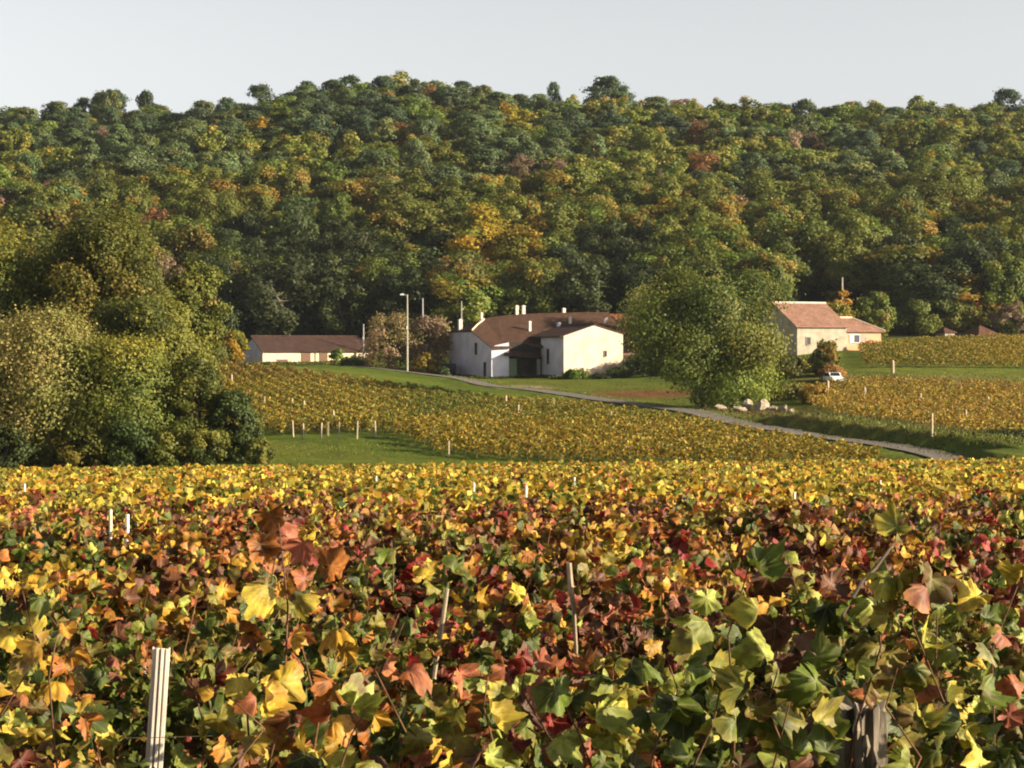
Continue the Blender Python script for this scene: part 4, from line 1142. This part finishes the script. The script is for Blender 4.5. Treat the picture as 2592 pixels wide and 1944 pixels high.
def field(poly, ang, spacing, wfun, label, group, h=1.4, per_m=80, leaf=0.185, seed=0, half=0.21, endlabels=None):
    P = np.array([((px - CX) / F * d, d) for px, d in poly])
    dr = np.array([math.cos(ang), math.sin(ang)]); nr = np.array([-dr[1], dr[0]])
    o_ = P @ nr; k0, k1 = int(math.ceil(o_.min() / spacing)), int(math.floor(o_.max() / spacing))
    rs = rsn(300 + seed); made = []
    for k in range(k0, k1 + 1):
        a = nr * (k * spacing)
        for t0, t1 in clip_line(P, a, dr):
            L = t1 - t0
            if L < 3: continue
            n = int(L * per_m)
            t = rs.uniform(t0, t1, n)
            gap = noise2(t * 1.0, t * 0 + k * 3.3, 2.2, 6)
            keep = rs.uniform(size=n) < 0.45 + gap
            t = t[keep]; n = len(t)
            off = rs.normal(size=n) * half * 0.6
            x = a[0] + dr[0] * t + nr[0] * off; y = a[1] + dr[1] * t + nr[1] * off
            top = h * (0.82 + 0.3 * noise2(t, t * 0 + k * 7.1, 1.6, 2)) + 0.15 * rs.uniform(size=n) ** 3
            zr_ = 0.30 + (top - 0.30) * rs.uniform(size=n) ** 0.75
            z = terr(x, y) + zr_
            nrm = np.stack([rs.normal(size=n), rs.normal(size=n), rs.normal(size=n) + 0.5], 1)
            nrm[:, :2] += nr[None] * (np.sign(off) * 0.6)[:, None]
            W = wfun(x, y)
            c, _ = pick(VP, W, rs); c = c * rs.uniform(0.7, 1.25, n)[:, None]
            lv = leaf_cloud(np.stack([x, y, z], 1), nrm, leaf * rs.uniform(0.6, 1.3, n), QUAD, QF, c, rs)
            # the vines' stems
            ns = int(L / 1.3); ts = np.linspace(t0 + 0.4, t1 - 0.4, max(ns, 2))
            sx, sy = a[0] + dr[0] * ts, a[1] + dr[1] * ts; sz = terr(sx, sy)
            tv, tf = limb_geo([((sx[j], sy[j], sz[j] - 0.1), (sx[j] + rs.normal() * .05, sy[j], sz[j] + 0.75), 0.035, 0.025) for j in range(len(ts))], 4)
            V_, fl, cl, mi = merge([(lv[0], lv[1], lv[2], 0), (tv, tf, np.array([0.08, 0.06, 0.04]), 1)])
            o = link("vine_row", np_mesh("vine_row", V_, fl, [M['vineleaf'], M['bark']], cl, mi))
            tag(o, label, "vine row", group)
            made.append(o)
    if endlabels and made:
        made[0]["label"] = endlabels[0]; made[-1]["label"] = endlabels[1]
    return made
def wA(x, y):
    px = CX + x / y * F; n = noise2(x, y, 0.15, 3)
    up = smooth(235, 275, y) * (1 - smooth(800, 1150, px)); rt = smooth(900, 1150, px)
    return np.stack([0.15 + 0 * x + 1.8 * (1 - rt) * (1 - up), 1.2 * (1 - rt) + 0.05, 3.2 + 2.5 * rt, 1.8 + 4.4 * rt, 0.7 * n + 1.2 * up, 0.3 + 2.6 * up], 1)
def wB(x, y):
    n = noise2(x, y, 0.12, 1); nr_ = 1 - smooth(160, 205, y)
    return np.stack([0.9 + 0.8 * nr_, 0.9 + 1.6 * nr_, 3.4 + 0 * x, 1.0 + 2.6 * (1 - nr_) * n, 0.2 + 0.5 * nr_, 0.1 + 0 * x], 1)
def wC(x, y):
    n = noise2(x, y, 0.2, 1)
    return np.stack([1.6 + 0 * x, 2.4 + 0 * x, 1.2 + 0 * x, 0.4 + 0.8 * n, 1.6 * (1 - n) + 0.5, 0.7 * (1 - n)], 1)
def wD(x, y):
    px = CX + x / y * F; r = smooth(2300, 2560, px)
    return np.stack([1.4 + 1.6 * r, 0.9 + 0.8 * r, 2.6 + 0 * x, 1.9 - 1.2 * r, 0.2 + 0 * x, 0.1 + 0 * x], 1)
def hd(px, py): return (px, hit(px, py, 120.0)[1])
field([(540, 166), (985, 168), (1105, 192), (1240, 225), hd(1390, 1040), hd(1200, 1020), hd(1100, 1006), hd(890, 972), hd(700, 944), (470, 296), (430, 240)], math.radians(105), 1.95, wA,
      "vine row of the sloping vineyard between the left trees and the farmhouse road", "vine rows of the sloping vineyard left of the road", seed=1,
      endlabels=("rightmost short vine row of the sloping vineyard, by the road bend", "leftmost vine row of the sloping vineyard, against the left trees"))
def hd(px, py): return (px, hit(px, py, 120.0)[1])
field([(985, 165), (1150, 143), (1500, 140), (1900, 140), (2240, 141), hd(2200, 1166), hd(2100, 1150), hd(1900, 1117), hd(1800, 1095), hd(1700, 1074), hd(1500, 1046), hd(1400, 1034), (1250, 225), (1115, 190)], math.radians(-52), 2.3, wB,
      "orange yellow vine row between the foreground vineyard and the road", "vine rows of the vineyard just below the road", seed=2,
      endlabels=("lowest vine row below the road, along the small green meadow", "uppermost vine row below the road, right beside the asphalt"))
field([(2000, 246), (2060, 222), (2200, 190), (2420, 176), (2900, 168), (3000, 240), (2592, 248), (2250, 248)], math.radians(20), 2.6, wC,
      "golden orange vine row of the lower right vineyard above the grassy bank", "vine rows of the lower right vineyard", seed=3,
      endlabels=("lowest golden vine row at the right, nearest the grassy bank", "top golden vine row at the right, nearest the bare soil track"))
field([(2170, 296), (2190, 268), (2592, 269), (2950, 270), (2950, 312), (2592, 312), (2300, 308)], math.radians(4), 2.6, wD,
      "yellow green vine row of the upper right vineyard beside the peach annex", "vine rows of the upper right vineyard", seed=4, per_m=90,
      endlabels=("lowest yellow green vine row at the right, above the grassy track", "topmost yellow green vine row at the right, below the red hipped roof"))

# --- posts in the far vineyards
def far_post(px, py, hpx, wpx, label, mat='concrete', dlift=0.0):
    x, y, z = hit(px, py)
    k = y / F
    h, r = hpx * k, wpx * k * 0.29
    m_ = MB(); m_.prism([(-r, -r), (r, -r), (r, r), (-r, r)], -0.3, h - r, 'z'); m_.add([(-r, -r, h - r), (r, -r, h - r), (r, r, h - r), (-r, r, h - r), (0, 0, h + r * 0.3)], [(0, 1, 4), (1, 2, 4), (2, 3, 4), (3, 0, 4)])
    o = m_.build("vineyard_post", M[mat]); o.location = (x, y, z); o.rotation_euler = (random.uniform(-.05, .05), random.uniform(-.06, .06), random.uniform(0, 1))
    tag(o, label, "post", "posts in the distant vineyards")
ordn = ['first', 'second', 'third', 'fourth', 'fifth', 'sixth', 'seventh', 'eighth', 'ninth', 'tenth', 'eleventh', 'twelfth', 'thirteenth', 'fourteenth', 'fifteenth', 'sixteenth', 'seventeenth', 'eighteenth']
for i, (px, py, h) in enumerate(((742, 1106, 36), (767, 1112, 34), (812, 1112, 36), (831, 1104, 30), (858, 1112, 38), (904, 1112, 40), (951, 1108, 36))):
    far_post(px, py, h + 6, 6, f"pale post on the meadow edge of the left vineyard, {ordn[i]} from left")
for i, (px, py, h) in enumerate(((586, 988, 40), (668, 1045, 42), (739, 1048, 40), (767, 1062, 48), (846, 1084, 46))):
    far_post(px, py, h, 6.5, f"pale post among the yellow vines of the left vineyard, {ordn[i]} from left")
for i, (px, py, h) in enumerate(((1136, 1158, 42), (1281, 1045, 44), (1311, 1072, 48), (1403, 1052, 44), (1548, 1085, 44), (1720, 1125, 42))):
    far_post(px, py, h, 6.5, f"weathered post in the vineyard below the road, {ordn[i]} from left")
for i, (px, py, h) in enumerate(((2097, 1006, 42), (2191, 1018, 38), (2445, 1082, 46), (2359, 1108, 58), (2500, 1040, 36), (2330, 1030, 34))):
    far_post(px, py, h, 8, f"weathered post of the lower right vineyard, {['leftmost','second from left','tall one near the right','stout one on the grassy bank','rightmost','thin one in the middle'][i]}")
far_post(2261, 946, 34, 9, "thick leaning post at the lower left corner of the upper right vineyard")

# --- the foreground vineyard
def wF(x, y, rs):
    px = CX + x / y * F; n = noise2(x, y, 0.55, 2); n2_ = noise2(x, y, 1.6, 5); n3 = noise2(x, y, 0.25, 7)
    L = 1 - smooth(500, 1000, px); R = smooth(1350, 1700, px)
    yj = y + rs.normal(size=len(y)) * 2.0 + (n - 0.5) * 14
    near_ = 1 - smooth(9, 15, yj); mid = smooth(8, 13, yj) * (1 - smooth(26, 38, yj)); far_ = smooth(26, 38, yj)
    z = np.zeros_like(x)
    #        lightyellow gold  olive green darkgreen palegreen orange red pink brown
    Wn = np.stack([0.45 - .2 * R, 0.45 - .3 * R + z, 2.6 + z, 3.0 + 1.8 * R + 1.2 * L, 1.8 + .9 * R, 0.9 + 0.9 * R, 0.30 * (1 - .7 * R) + .4 * n2_, 0.12 + 0.5 * n2_ * (1 - .6 * R), 0.3 * n2_ + .1, 0.7 + z], 1)
    Wm = np.stack([1.1 + .8 * L, 1.7 + .6 * L, 1.9 + z, 0.7 + 1.0 * n, 0.4 + z, 0.5 + z, 2.0 + z, 0.5 + 1.8 * n3 ** 2 * (1 - .5 * L), 0.3 + 0.8 * n2_, 3.0 + z], 1)
    Wf = np.stack([3.8 + z, 3.0 + z, 3.0 + .8 * n, 0.5 + .6 * n3, 0.1 + z, 0.6 + z, 0.5 + .5 * n2_, 0.04 + z, 0.05 + z, 0.25 + z], 1)
    return Wn * near_[:, None] + Wm * mid[:, None] + Wf * far_[:, None] + 1e-4
FP = np.array([(0.56, 0.44, 0.06), (0.50, 0.29, 0.03), (0.23, 0.20, 0.03), (0.105, 0.145, 0.018), (0.048, 0.070, 0.011), (0.30, 0.34, 0.06), (0.42, 0.15, 0.03), (0.28, 0.025, 0.02), (0.40, 0.125, 0.07), (0.13, 0.048, 0.022)])
# likely margin colour for each leaf colour
EDGE = np.array([1, 6, 9, 2, 3, 0, 9, 9, 6, 9])
def vine_leaf(curl, fold, seed, nb=36):
    rs = rsn(seed); tw = rs.uniform(-0.8, 0.8); T = [(0.0, -0.10, 0.0)]; F3 = []; F4 = []
    th = np.linspace(-math.pi / 2 + 0.16, 1.5 * math.pi - 0.16, nb)
    lob = np.array([(0.445 + 0.036 * math.cos(5.6 * (a - math.pi / 2)) + 0.035 * math.cos(2.8 * (a - math.pi / 2)) ** 6) * (1 - 0.10 * max(0, -math.sin(a))) for a in th])
    lob *= 1 + 0.055 * np.where(np.arange(nb) % 2 == 0, 1, -1) * rs.uniform(0.5, 1, nb)
    for q in (0.5, 1.0):
        for a, r in zip(th, lob):
            rr_ = r * q
            x, y = math.cos(a) * rr_ * 1.05, math.sin(a) * rr_ - 0.1 * (1 - q)
            z = -curl * (x * x + y * y) * 2.2 + fold * abs(x) + 0.05 * q * math.cos(5.6 * (a - math.pi / 2)) + rs.normal() * 0.05 * q + tw * x * y * 3
            T.append((x, y, z))
    for i in range(nb - 1):
        F3.append((0, 1 + i, 2 + i)); F4.append((1 + i, 1 + nb + i, 2 + nb + i, 2 + i))
    return T, [F3, F4]
LN = [vine_leaf(c_, f_, 700 + i) for i, (c_, f_) in enumerate(((0.25, 0.1), (0.6, 0.45), (-0.5, 0.25), (0.2, -0.55), (0.9, 0.1), (0.5, 1.1), (-0.2, 0.8), (0.35, -1.0), (1.1, 0.6), (-0.7, -0.5)))]
LM = [vine_leaf(c_, f_, 720 + i, 10) for i, (c_, f_) in enumerate(((0.25, 0.15), (-0.3, 0.45), (0.4, 0.6), (0.1, -0.6)))]
def hang(nrm, rs, amt=1.0):
    """leaf frames whose tip (the +y of the template) points roughly down"""
    n = nrm / np.linalg.norm(nrm, axis=1)[:, None]
    tip = np.array([0, 0, -1.0]) * amt + rs.normal(size=n.shape) * 0.6
    v = tip - (tip * n).sum(1)[:, None] * n; v /= np.linalg.norm(v, axis=1)[:, None] + 1e-9
    u = np.cross(v, n)
    return np.stack([u, v, n], -1)
# windows through the leaves where the posts show: (distance of the post, x0, x1, y0, y1)
GAPS = [(7.6, 352, 432, 1632, 1905), (5.25, 2165, 2240, 1790, 1960), (10.2, 1428, 1466, 1425, 1640), (10.6, 1105, 1140, 1505, 1585), (20.5, 272, 288, 1288, 1325), (21, 312, 332, 1300, 1335)]
def prune(x, y, z, rs, pad=0.05):
    px = CX + x / y * F; py = HY - z / y * F; pd = pad / y * F
    k = np.ones(len(x), bool)
    for d, a, b_, c_, e in GAPS:
        k &= ~((y < d + 0.05) & (px > a - pd) & (px < b_ + pd) & (py > c_ - pd) & (py < e + pd * 0.3))
    return k
# tall shoots of the nearest row: base column, tip column and row, distance, leaf colours, leaf size
SHOOTS = [(690, 730, 1330, 4.5, (8, 0, 6), 0.132), (760, 790, 1400, 4.6, (6, 1, 8), 0.111), (640, 655, 1560, 4.6, (2, 0, 1), 0.093), (1180, 1235, 1700, 4.3, (8, 5, 0), 0.111),
          (1330, 1345, 1640, 4.5, (7, 8, 7), 0.102), (1010, 985, 1560, 4.8, (8, 9, 2), 0.111), (1640, 1690, 1640, 4.4, (4, 3, 5), 0.145), (1880, 1850, 1440, 4.5, (5, 5, 3), 0.145),
          (1960, 2040, 1420, 4.7, (9, 9, 4), 0.136), (2120, 2190, 1480, 4.6, (2, 5, 3), 0.128), (2290, 2330, 1400, 4.6, (5, 2, 8), 0.136), (2400, 2440, 1560, 4.5, (3, 5, 3), 0.136),
          (2520, 2560, 1490, 4.7, (5, 0, 8), 0.119), (150, 130, 1590, 4.6, (1, 6, 2), 0.102), (30, 40, 1500, 4.8, (3, 5, 0), 0.102), (470, 500, 1500, 5.0, (2, 5, 1), 0.111), (1500, 1480, 1800, 4.3, (3, 4, 5), 0.128),
          (2240, 2250, 1700, 4.2, (5, 3, 5), 0.128), (1780, 1790, 1760, 4.2, (3, 4, 3), 0.145), (900, 880, 1800, 4.3, (0, 5, 1), 0.102), (560, 590, 1780, 4.2, (0, 2, 1), 0.102), (2000, 1980, 1700, 4.3, (4, 3, 2), 0.136)]
def row_y(d, x): return d + 0.10 * x + 0.15 * math.sin(d)
rows = []; d = 4.55
while d < 88.5:
    rows.append(d); d += 1.75 if d < 30 else 1.9
rs = rsn(4242)
for ri, d in enumerate(rows):
    hw = 0.2755 * d * 1.12 + 1.6
    L = 2 * hw
    nearrow = d < 13; midrow = d < 30
    per = 460 if d < 6 else (520 if nearrow else (400 if midrow else (240 if d < 55 else 190)))
    n = int(L * per)
    x = rs.uniform(-hw, hw, n)
    base = 1.17 + (0.20 if d < 30 else 0.12) * (noise2(x, x * 0 + d * 1.7, 3.2, 3) - 0.5) * 2 + 0.13 * (noise2(x, x * 0 + d * 2, 9.0, 1) - 0.5) * 2
    if d < 6: base = base + 0.30 * smooth(0.2, 0.55, x / d * 3.0) + 0.05
    u_ = rs.uniform(size=n)
    zlo = 0.15 if d < 16 else 0.6
    hgt = zlo + (base - zlo) * (1 - (1 - u_) ** 1.6 if not nearrow else u_ ** 0.85)
    off = rs.normal(size=n) * (0.20 + 0.12 * np.sin(np.clip(hgt / 1.2, 0, 1) * 2.4))
    y = row_y(d, 0) + 0.10 * x + off
    z = vine_plane(x, y) - VH + hgt
    nrm = rs.normal(size=(n, 3)) * (1.0 if midrow else 0.85) + np.array([0.30, -0.12, 0.30]); nrm[:, 1] += np.sign(off) * 0.3
    size = (0.085 + 0.065 * rs.uniform(size=n)) if midrow else (0.085 + 0.07 * rs.uniform(size=n)) * (1.0 if d < 55 else 1.15)
    if midrow:                                   # hollows between the shoots, where one looks into the shaded inside
        hol = noise2(x * 1.0, z * 1.3 + d, 8.5, 4) * 0.6 + noise2(x + 3 * z, z - x * 0.4, 19.0, 6) * 0.4
        kp = (hol > 0.47) | (off > 0.12)
        x, y, z, nrm, size, off = x[kp], y[kp], z[kp], nrm[kp], size[kp], off[kp]
    # free shoots standing above the hedge
    canes = []
    if midrow:
        for q in range(int(L * (2.4 if nearrow else 1.6))):
            sx = rs.uniform(-hw, hw); sl = rs.uniform(0.12, 0.42) * (1.0 if nearrow else 0.7)
            lean = rs.normal(size=2) * 0.45
            by = row_y(d, 0) + 0.10 * sx; bz = float(vine_plane(sx, by)) - 0.18 + (0.25 * float(smooth(0.2, 0.55, sx / d * 3.0)) if d < 6 else 0)
            pts = [(sx + lean[0] * sl * t_, by + lean[1] * sl * t_, bz + (sl + 0.15) * (t_ - 0.15 * t_ * t_)) for t_ in (0, .35, .7, 1.0)]
            if not prune(np.array([p[0] for p in pts]), np.array([p[1] for p in pts]), np.array([p[2] for p in pts]), rs).all(): continue
            canes.append(pts)
            m_n = rs.randint(4, 8); tt_ = np.linspace(0.15, 1.0, m_n)
            ex = np.interp(tt_, [0, .35, .7, 1], [p[0] for p in pts]) + rs.normal(size=m_n) * 0.045
            ey = np.interp(tt_, [0, .35, .7, 1], [p[1] for p in pts]) + rs.normal(size=m_n) * 0.045
            ez = np.interp(tt_, [0, .35, .7, 1], [p[2] for p in pts]) + rs.normal(size=m_n) * 0.02
            x = np.append(x, ex); y = np.append(y, ey); z = np.append(z, ez)
            nrm = np.vstack([nrm, rs.normal(size=(m_n, 3)) * 0.7 + np.array([0.5, -0.45, 0.3])]); size = np.append(size, rs.uniform(0.07, 0.14, m_n))
    if nearrow: size = size * 0.88
    forced = np.full(len(x), -1)
    if ri == 0:
        for b0, t0, py1, dd_, cols_, ls in SHOOTS:
            p0 = np.array(((b0 - CX) / F * dd_, dd_, zof(2060, dd_))); p1 = np.array(((t0 - CX) / F * dd_, dd_ + 0.05, zof(py1, dd_)))
            md = (p0 + p1) / 2 + np.array([rs.normal() * 0.03, 0.02, 0.02])
            pts = [tuple((1 - t_) ** 2 * p0 + 2 * t_ * (1 - t_) * md + t_ * t_ * p1) for t_ in (0, .35, .7, 1.0)]
            canes.append([tuple(np.array(p_) + np.array([rs.normal() * 0.035, 0, 0])) for p_ in pts])
            m_n = int(np.linalg.norm(p1 - p0) / 0.05) + 2; tt_ = np.linspace(0.05, 1.0, m_n)
            q = np.array([np.interp(tt_, [0, .35, .7, 1], [p[i] for p in pts]) for i in range(3)]).T
            q[:, 0] += np.where(np.arange(m_n) % 2 == 0, 1, -1) * ls * rs.uniform(0.25, 0.6, m_n); q[:, 1] += rs.normal(size=m_n) * 0.05; q[:, 2] += rs.normal(size=m_n) * 0.02
            x = np.append(x, q[:, 0]); y = np.append(y, q[:, 1]); z = np.append(z, q[:, 2])
            nrm = np.vstack([nrm, rs.normal(size=(m_n, 3)) * 0.55 + np.array([0.45, -0.7, 0.25])]); size = np.append(size, ls * rs.uniform(0.45, 0.92, m_n))
            forced = np.append(forced, rs.choice(cols_, m_n))
    keep = prune(x, y, z, rs); x, y, z, nrm, size, forced = x[keep], y[keep], z[keep], nrm[keep], size[keep], forced[keep]
    if midrow:                                   # neighbouring leaves share a colour here and there
        qx = np.round(x * 5) / 5; jit = noise2(qx, y * 3, 4.0, 1)
    n = len(x)
    Wt = wF(x, y, rs); _, ci = pick(FP, Wt, rs)
    cell = 0.34 if d < 34 else 0.6               # leaves of one shoot tend to share their colour
    hx = np.floor((x + 0.3 * z + d * 7.7) / cell).astype(int); hz2 = np.floor(z / 0.35).astype(int)
    hs = ((hx * 73856093) ^ (hz2 * 19349663) ^ (ri * 83492791)) % 9973
    tab = rs.uniform(size=9973)[hs]
    Wc_ = np.cumsum(Wt / Wt.sum(1, keepdims=True), 1); cl_i = (tab[:, None] > Wc_).sum(1).clip(0, len(FP) - 1)
    ci = np.where(rs.uniform(size=n) < 0.6, cl_i, ci)
    ci = np.where(forced >= 0, forced, ci)
    c = FP[ci] * (rs.uniform(0.35, 1.2, n) if nearrow else rs.uniform(0.42, 1.25, n))[:, None]
    parts = []; lcs = []
    if nearrow: TM = LN
    elif midrow: TM = LM
    else: TM = None
    pos = np.stack([x, y, z], 1)
    if TM:
        e2 = np.where(rs.uniform(size=n) < 0.45, EDGE[ci], ci)
        edge = FP[e2] * rs.uniform(0.6, 1.2, n)[:, None]
        which = rs.randint(0, len(TM), n)
        for q, (T_, F_) in enumerate(TM):
            s_ = which == q
            if not s_.any(): continue
            a_, b_, c_ = leaf_cloud(pos[s_], nrm[s_], size[s_], T_, F_, c[s_], rs, edge=edge[s_], R=hang(nrm[s_], rs))
            parts.append((a_, b_, c_, 0)); lcs.append(np.tile(np.asarray(T_, float)[:, :2] + 0.5, (int(s_.sum()), 1)))
    else:
        a_, b_, c_ = leaf_cloud(pos, nrm, size, QUAD, QF, c, rs); parts.append((a_, b_, c_, 0))
    V_, fl, cl, _ = merge(parts)
    LC = np.concatenate(lcs) if lcs else None
    me = np_mesh("foliage", V_, fl, [M['vinenear'] if midrow else M['vineleaf']], cl, smooth=bool(TM), leaf=LC)
    if nearrow:
        nm = ['nearest', 'second', 'third', 'fourth', 'fifth', 'sixth', 'seventh'][ri]
        lab = ["nearest vine row, big green leaves at the bottom right corner, mostly below the frame", "vine row in front of the ribbed white post, large green and yellow leaves",
               "vine row carrying the ribbed white post, mixed green yellow and red leaves", "vine row carrying the broken grey stake, olive and reddish leaves", "vine row just behind the broken grey stake, orange and brown leaves"][min(ri, 4)]
        e = empty("vine_row", (0, 0, 0)); tag(e, lab, "vine row", "rows of the foreground vineyard")
        link("foliage", me, e)
        nt_ = int(L / 1.1)
        for q in range(nt_):
            vx = -hw + 0.5 + q * 1.1; vy = row_y(d, 0) + 0.10 * vx; g = float(vine_plane(vx, vy)) - VH
            m_ = MB(); m_.tube([(vx, vy, g - 0.1), (vx + rs.normal() * .04, vy + rs.normal() * .03, g + .35), (vx + rs.normal() * .05, vy, g + .7), (vx + .25, vy, g + .78)], [.035, .03, .025, .015], 7)
            m_.build("trunk", M['bark'], e, smooth=True)
        for pts in canes:
            m_ = MB(); m_.tube(pts, [0.0034, 0.003, 0.0024, 0.0016], 5); m_.build("cane", M['cane'], e, smooth=True)
    else:
        if d < 17: lab, g_ = "orange and red vine row close behind the near rows of the foreground vineyard", "rows of the foreground vineyard, orange and red"
        elif d < 34: lab, g_ = "red and rust coloured vine row in the middle of the foreground vineyard", "rows of the foreground vineyard, red and rust"
        elif d < 60: lab, g_ = "golden yellow vine row in the far half of the foreground vineyard", "rows of the foreground vineyard, golden yellow"
        else: lab, g_ = "pale yellow vine row near the far edge of the foreground vineyard", "rows of the foreground vineyard, pale yellow"
        if ri == len(rows) - 1: lab = "farthest yellow vine row, the crest line of the foreground vineyard"
        if canes:
            segs = [(p[i], p[i + 1], 0.006, 0.005) for p in canes for i in range(3)]
            tv, tf = limb_geo(segs, 4)
            V_, fl, cl, mi = merge(parts + [(tv, tf, np.array([0.12, 0.07, 0.04]), 1)])
            me = np_mesh("vine_row", V_, fl, [M['vinenear'], M['cane']], cl, mi, smooth=True, leaf=np.vstack([LC, np.full((len(tv), 2), 0.9)]))
        o = link("vine_row", me); tag(o, lab, "vine row", g_)

# --- foreground posts and wires
def pxy(px, py, d): return Vector(((px - CX) / F * d, d, zof(py, d)))
p = pxy(400, 1640, 7.62); bt = pxy(374, 1944, 7.62)
wp = empty("ribbed_post", (p.x - 0.05, p.y, float(vine_plane(p.x, p.y)) - VH - 0.2)); tag(wp, "whitish ribbed metal vineyard post lit by the sun at lower left, clear of leaves", "post")
Hh = p.z - wp.location.z
prof = [(a_ * 0.8, b_) for a_, b_ in [(-0.052, 0.03), (-0.052, -0.004), (-0.034, -0.004), (-0.030, -0.016), (-0.018, -0.016), (-0.015, -0.004), (-0.010, -0.004), (-0.006, -0.020), (0.006, -0.020), (0.010, -0.004), (0.015, -0.004), (0.019, -0.018), (0.036, -0.018), (0.036, 0.03), (0.030, 0.03), (0.030, -0.008), (-0.046, 0.0), (-0.046, 0.03)]]
m_ = MB(); m_.prism(prof, 0, Hh, 'z'); b_ = m_.build("post_body", M['whitepost'], wp)
wp.rotation_euler = (0, math.radians(3.6), math.radians(8))
wp.location.x -= 0.028
for zc in (Hh - 0.085, Hh - 0.105):
    m_ = MB(); m_.tube([(-0.058, -0.02, zc), (-0.07, -0.03, zc + 0.004), (-0.062, -0.01, zc + 0.01), (-0.05, -0.024, zc + 0.002)], [0.006] * 4, 6); m_.build("wire_clip", M['wire'], wp)
p = pxy(2178, 1790, 5.3)
wd = empty("wooden_post", (p.x, p.y, -2.6)); tag(wd, "thick rotten wooden post with cracked grey bark at the bottom right", "post")
m_ = MB(); rs2 = rsn(9); K = 26; HH = p.z + 2.6; NZ = 22
rings = []
gro = 0.012 * np.sin(np.arange(K) * 2.1 + 1) + 0.008 * rs2.normal(size=K)
for j in range(NZ + 1):
    z = HH * j / NZ
    rings += [((0.062 + gro[i] * (0.7 + 0.3 * math.sin(j)) + 0.004 * rs2.normal()) * math.cos(2 * math.pi * i / K), (0.062 + gro[i] + 0.004 * rs2.normal()) * math.sin(2 * math.pi * i / K), z + (0.015 * rs2.normal() if j == NZ else 0)) for i in range(K)]
fs = [(j * K + i, j * K + (i + 1) % K, (j + 1) * K + (i + 1) % K, (j + 1) * K + i) for j in range(NZ) for i in range(K)]
rings.append((0, 0, HH - 0.012)); fs += [(NZ * K + i, NZ * K + (i + 1) % K, len(rings) - 1) for i in range(K)]
m_.add(rings, fs); m_.build("post_body", M['wood'], wd)
for q in range(5):
    a = -1.9 + q * 0.35; m_ = MB(); zc = HH - 0.02 - 0.045 * q
    m_.tube([(0.07 * math.cos(a), 0.07 * math.sin(a), zc), (0.08 * math.cos(a), 0.08 * math.sin(a), zc - 0.03), (0.072 * math.cos(a), 0.072 * math.sin(a), zc - 0.06)], [0.006, 0.012, 0.004], 6); m_.build("bark_flake", M['wood'], wd)
def stake(pts, radii, label, mat='concrete', name="wooden_stake"):
    m_ = MB(); m_.tube(pts, radii, 7); o = m_.build(name, M[mat]); tag(o, label, "stake"); return o
stake([pxy(1440, 1425, 10.2), pxy(1446, 1500, 10.2), pxy(1452, 1530, 10.22), pxy(1458, 1640, 10.25), pxy(1456, 1800, 10.3), pxy(1455, 2150, 10.3)], [0.016, 0.018, 0.011, 0.011, 0.012, 0.014], "broken grey stake with a thicker top standing among the leaves at centre")
stake([pxy(1132, 1490, 10.6), pxy(1122, 1560, 10.6), pxy(1100, 1700, 10.65), pxy(1060, 2100, 10.7)], [0.012, 0.014, 0.014, 0.016], "leaning dry grey stake left of the broken one")
stake([pxy(280, 1290, 20.5), pxy(281, 1600, 20.5)], [0.018, 0.02], "short whitish post top showing among red leaves at left, left one of two", 'whitepost')
stake([pxy(322, 1302, 21), pxy(320, 1600, 21)], [0.024, 0.026], "short whitish post top showing among red leaves at left, right one of two", 'whitepost')
stake([pxy(2262, 1375, 6.6), pxy(2215, 1440, 6.55), pxy(2180, 1475, 6.5), pxy(2130, 1560, 6.45)], [0.005, 0.006, 0.007, 0.008], "bare dark cane sloping up among the leaves at right", 'bark', "vine_cane")
for i, (px, d, top) in enumerate(((1197, 36, 1222), (1329, 33, 1228), (1452, 42, 1208), (1582, 40, 1222), (2226, 38, 1216), (2008, 30, 1245), (60, 38, 1225), (950, 44, 1205))):
    x = (px - CX) / F * d; g = float(vine_plane(x, d)) - VH
    stake([(x, d, g), (x + 0.02, d, zof(top, d))], [0.024, 0.022], f"pale post tip above the yellow foreground vines, {['second','fourth','fifth','sixth','eighth','seventh','first','third'][i]} from left of the row of tips", 'whitepost', "vineyard_post")
def wire(y0, py, d, label, a=-600, b_=3200):
    m_ = MB(); pts = []
    for t_ in np.linspace(a, b_, 14):
        x = (t_ - CX) / F * d; pts.append((x, d + 0.10 * x, zof(py, d) + 0.008 * x * 0 - 0.01 * math.sin(t_ * 0.004)))
    m_.tube(pts, [0.0016] * len(pts), 5); o = m_.build("trellis_wire", M['wire']); tag(o, label, "wire")
wire(0, 1842, 7.55, "thin trellis wire crossing the front of the ribbed white post", 250, 560)

# ------------------------------------------------------------------ thin evening haze
m_ = MB(); m_.box(-320, 320, -12, 700, -16, 118)
hz_ = bpy.data.materials.new("haze_air"); hz_.use_nodes = True
for n in list(hz_.node_tree.nodes): hz_.node_tree.nodes.remove(n)
pv = hz_.node_tree.nodes.new("ShaderNodeVolumePrincipled"); oo = hz_.node_tree.nodes.new("ShaderNodeOutputMaterial")
pv.inputs["Color"].default_value = (0.80, 0.90, 1.0, 1); pv.inputs["Density"].default_value = 0.00005; pv.inputs["Anisotropy"].default_value = 0.2
hz_.node_tree.links.new(pv.outputs[0], oo.inputs["Volume"])
tag(m_.build("haze", hz_), kind="stuff")
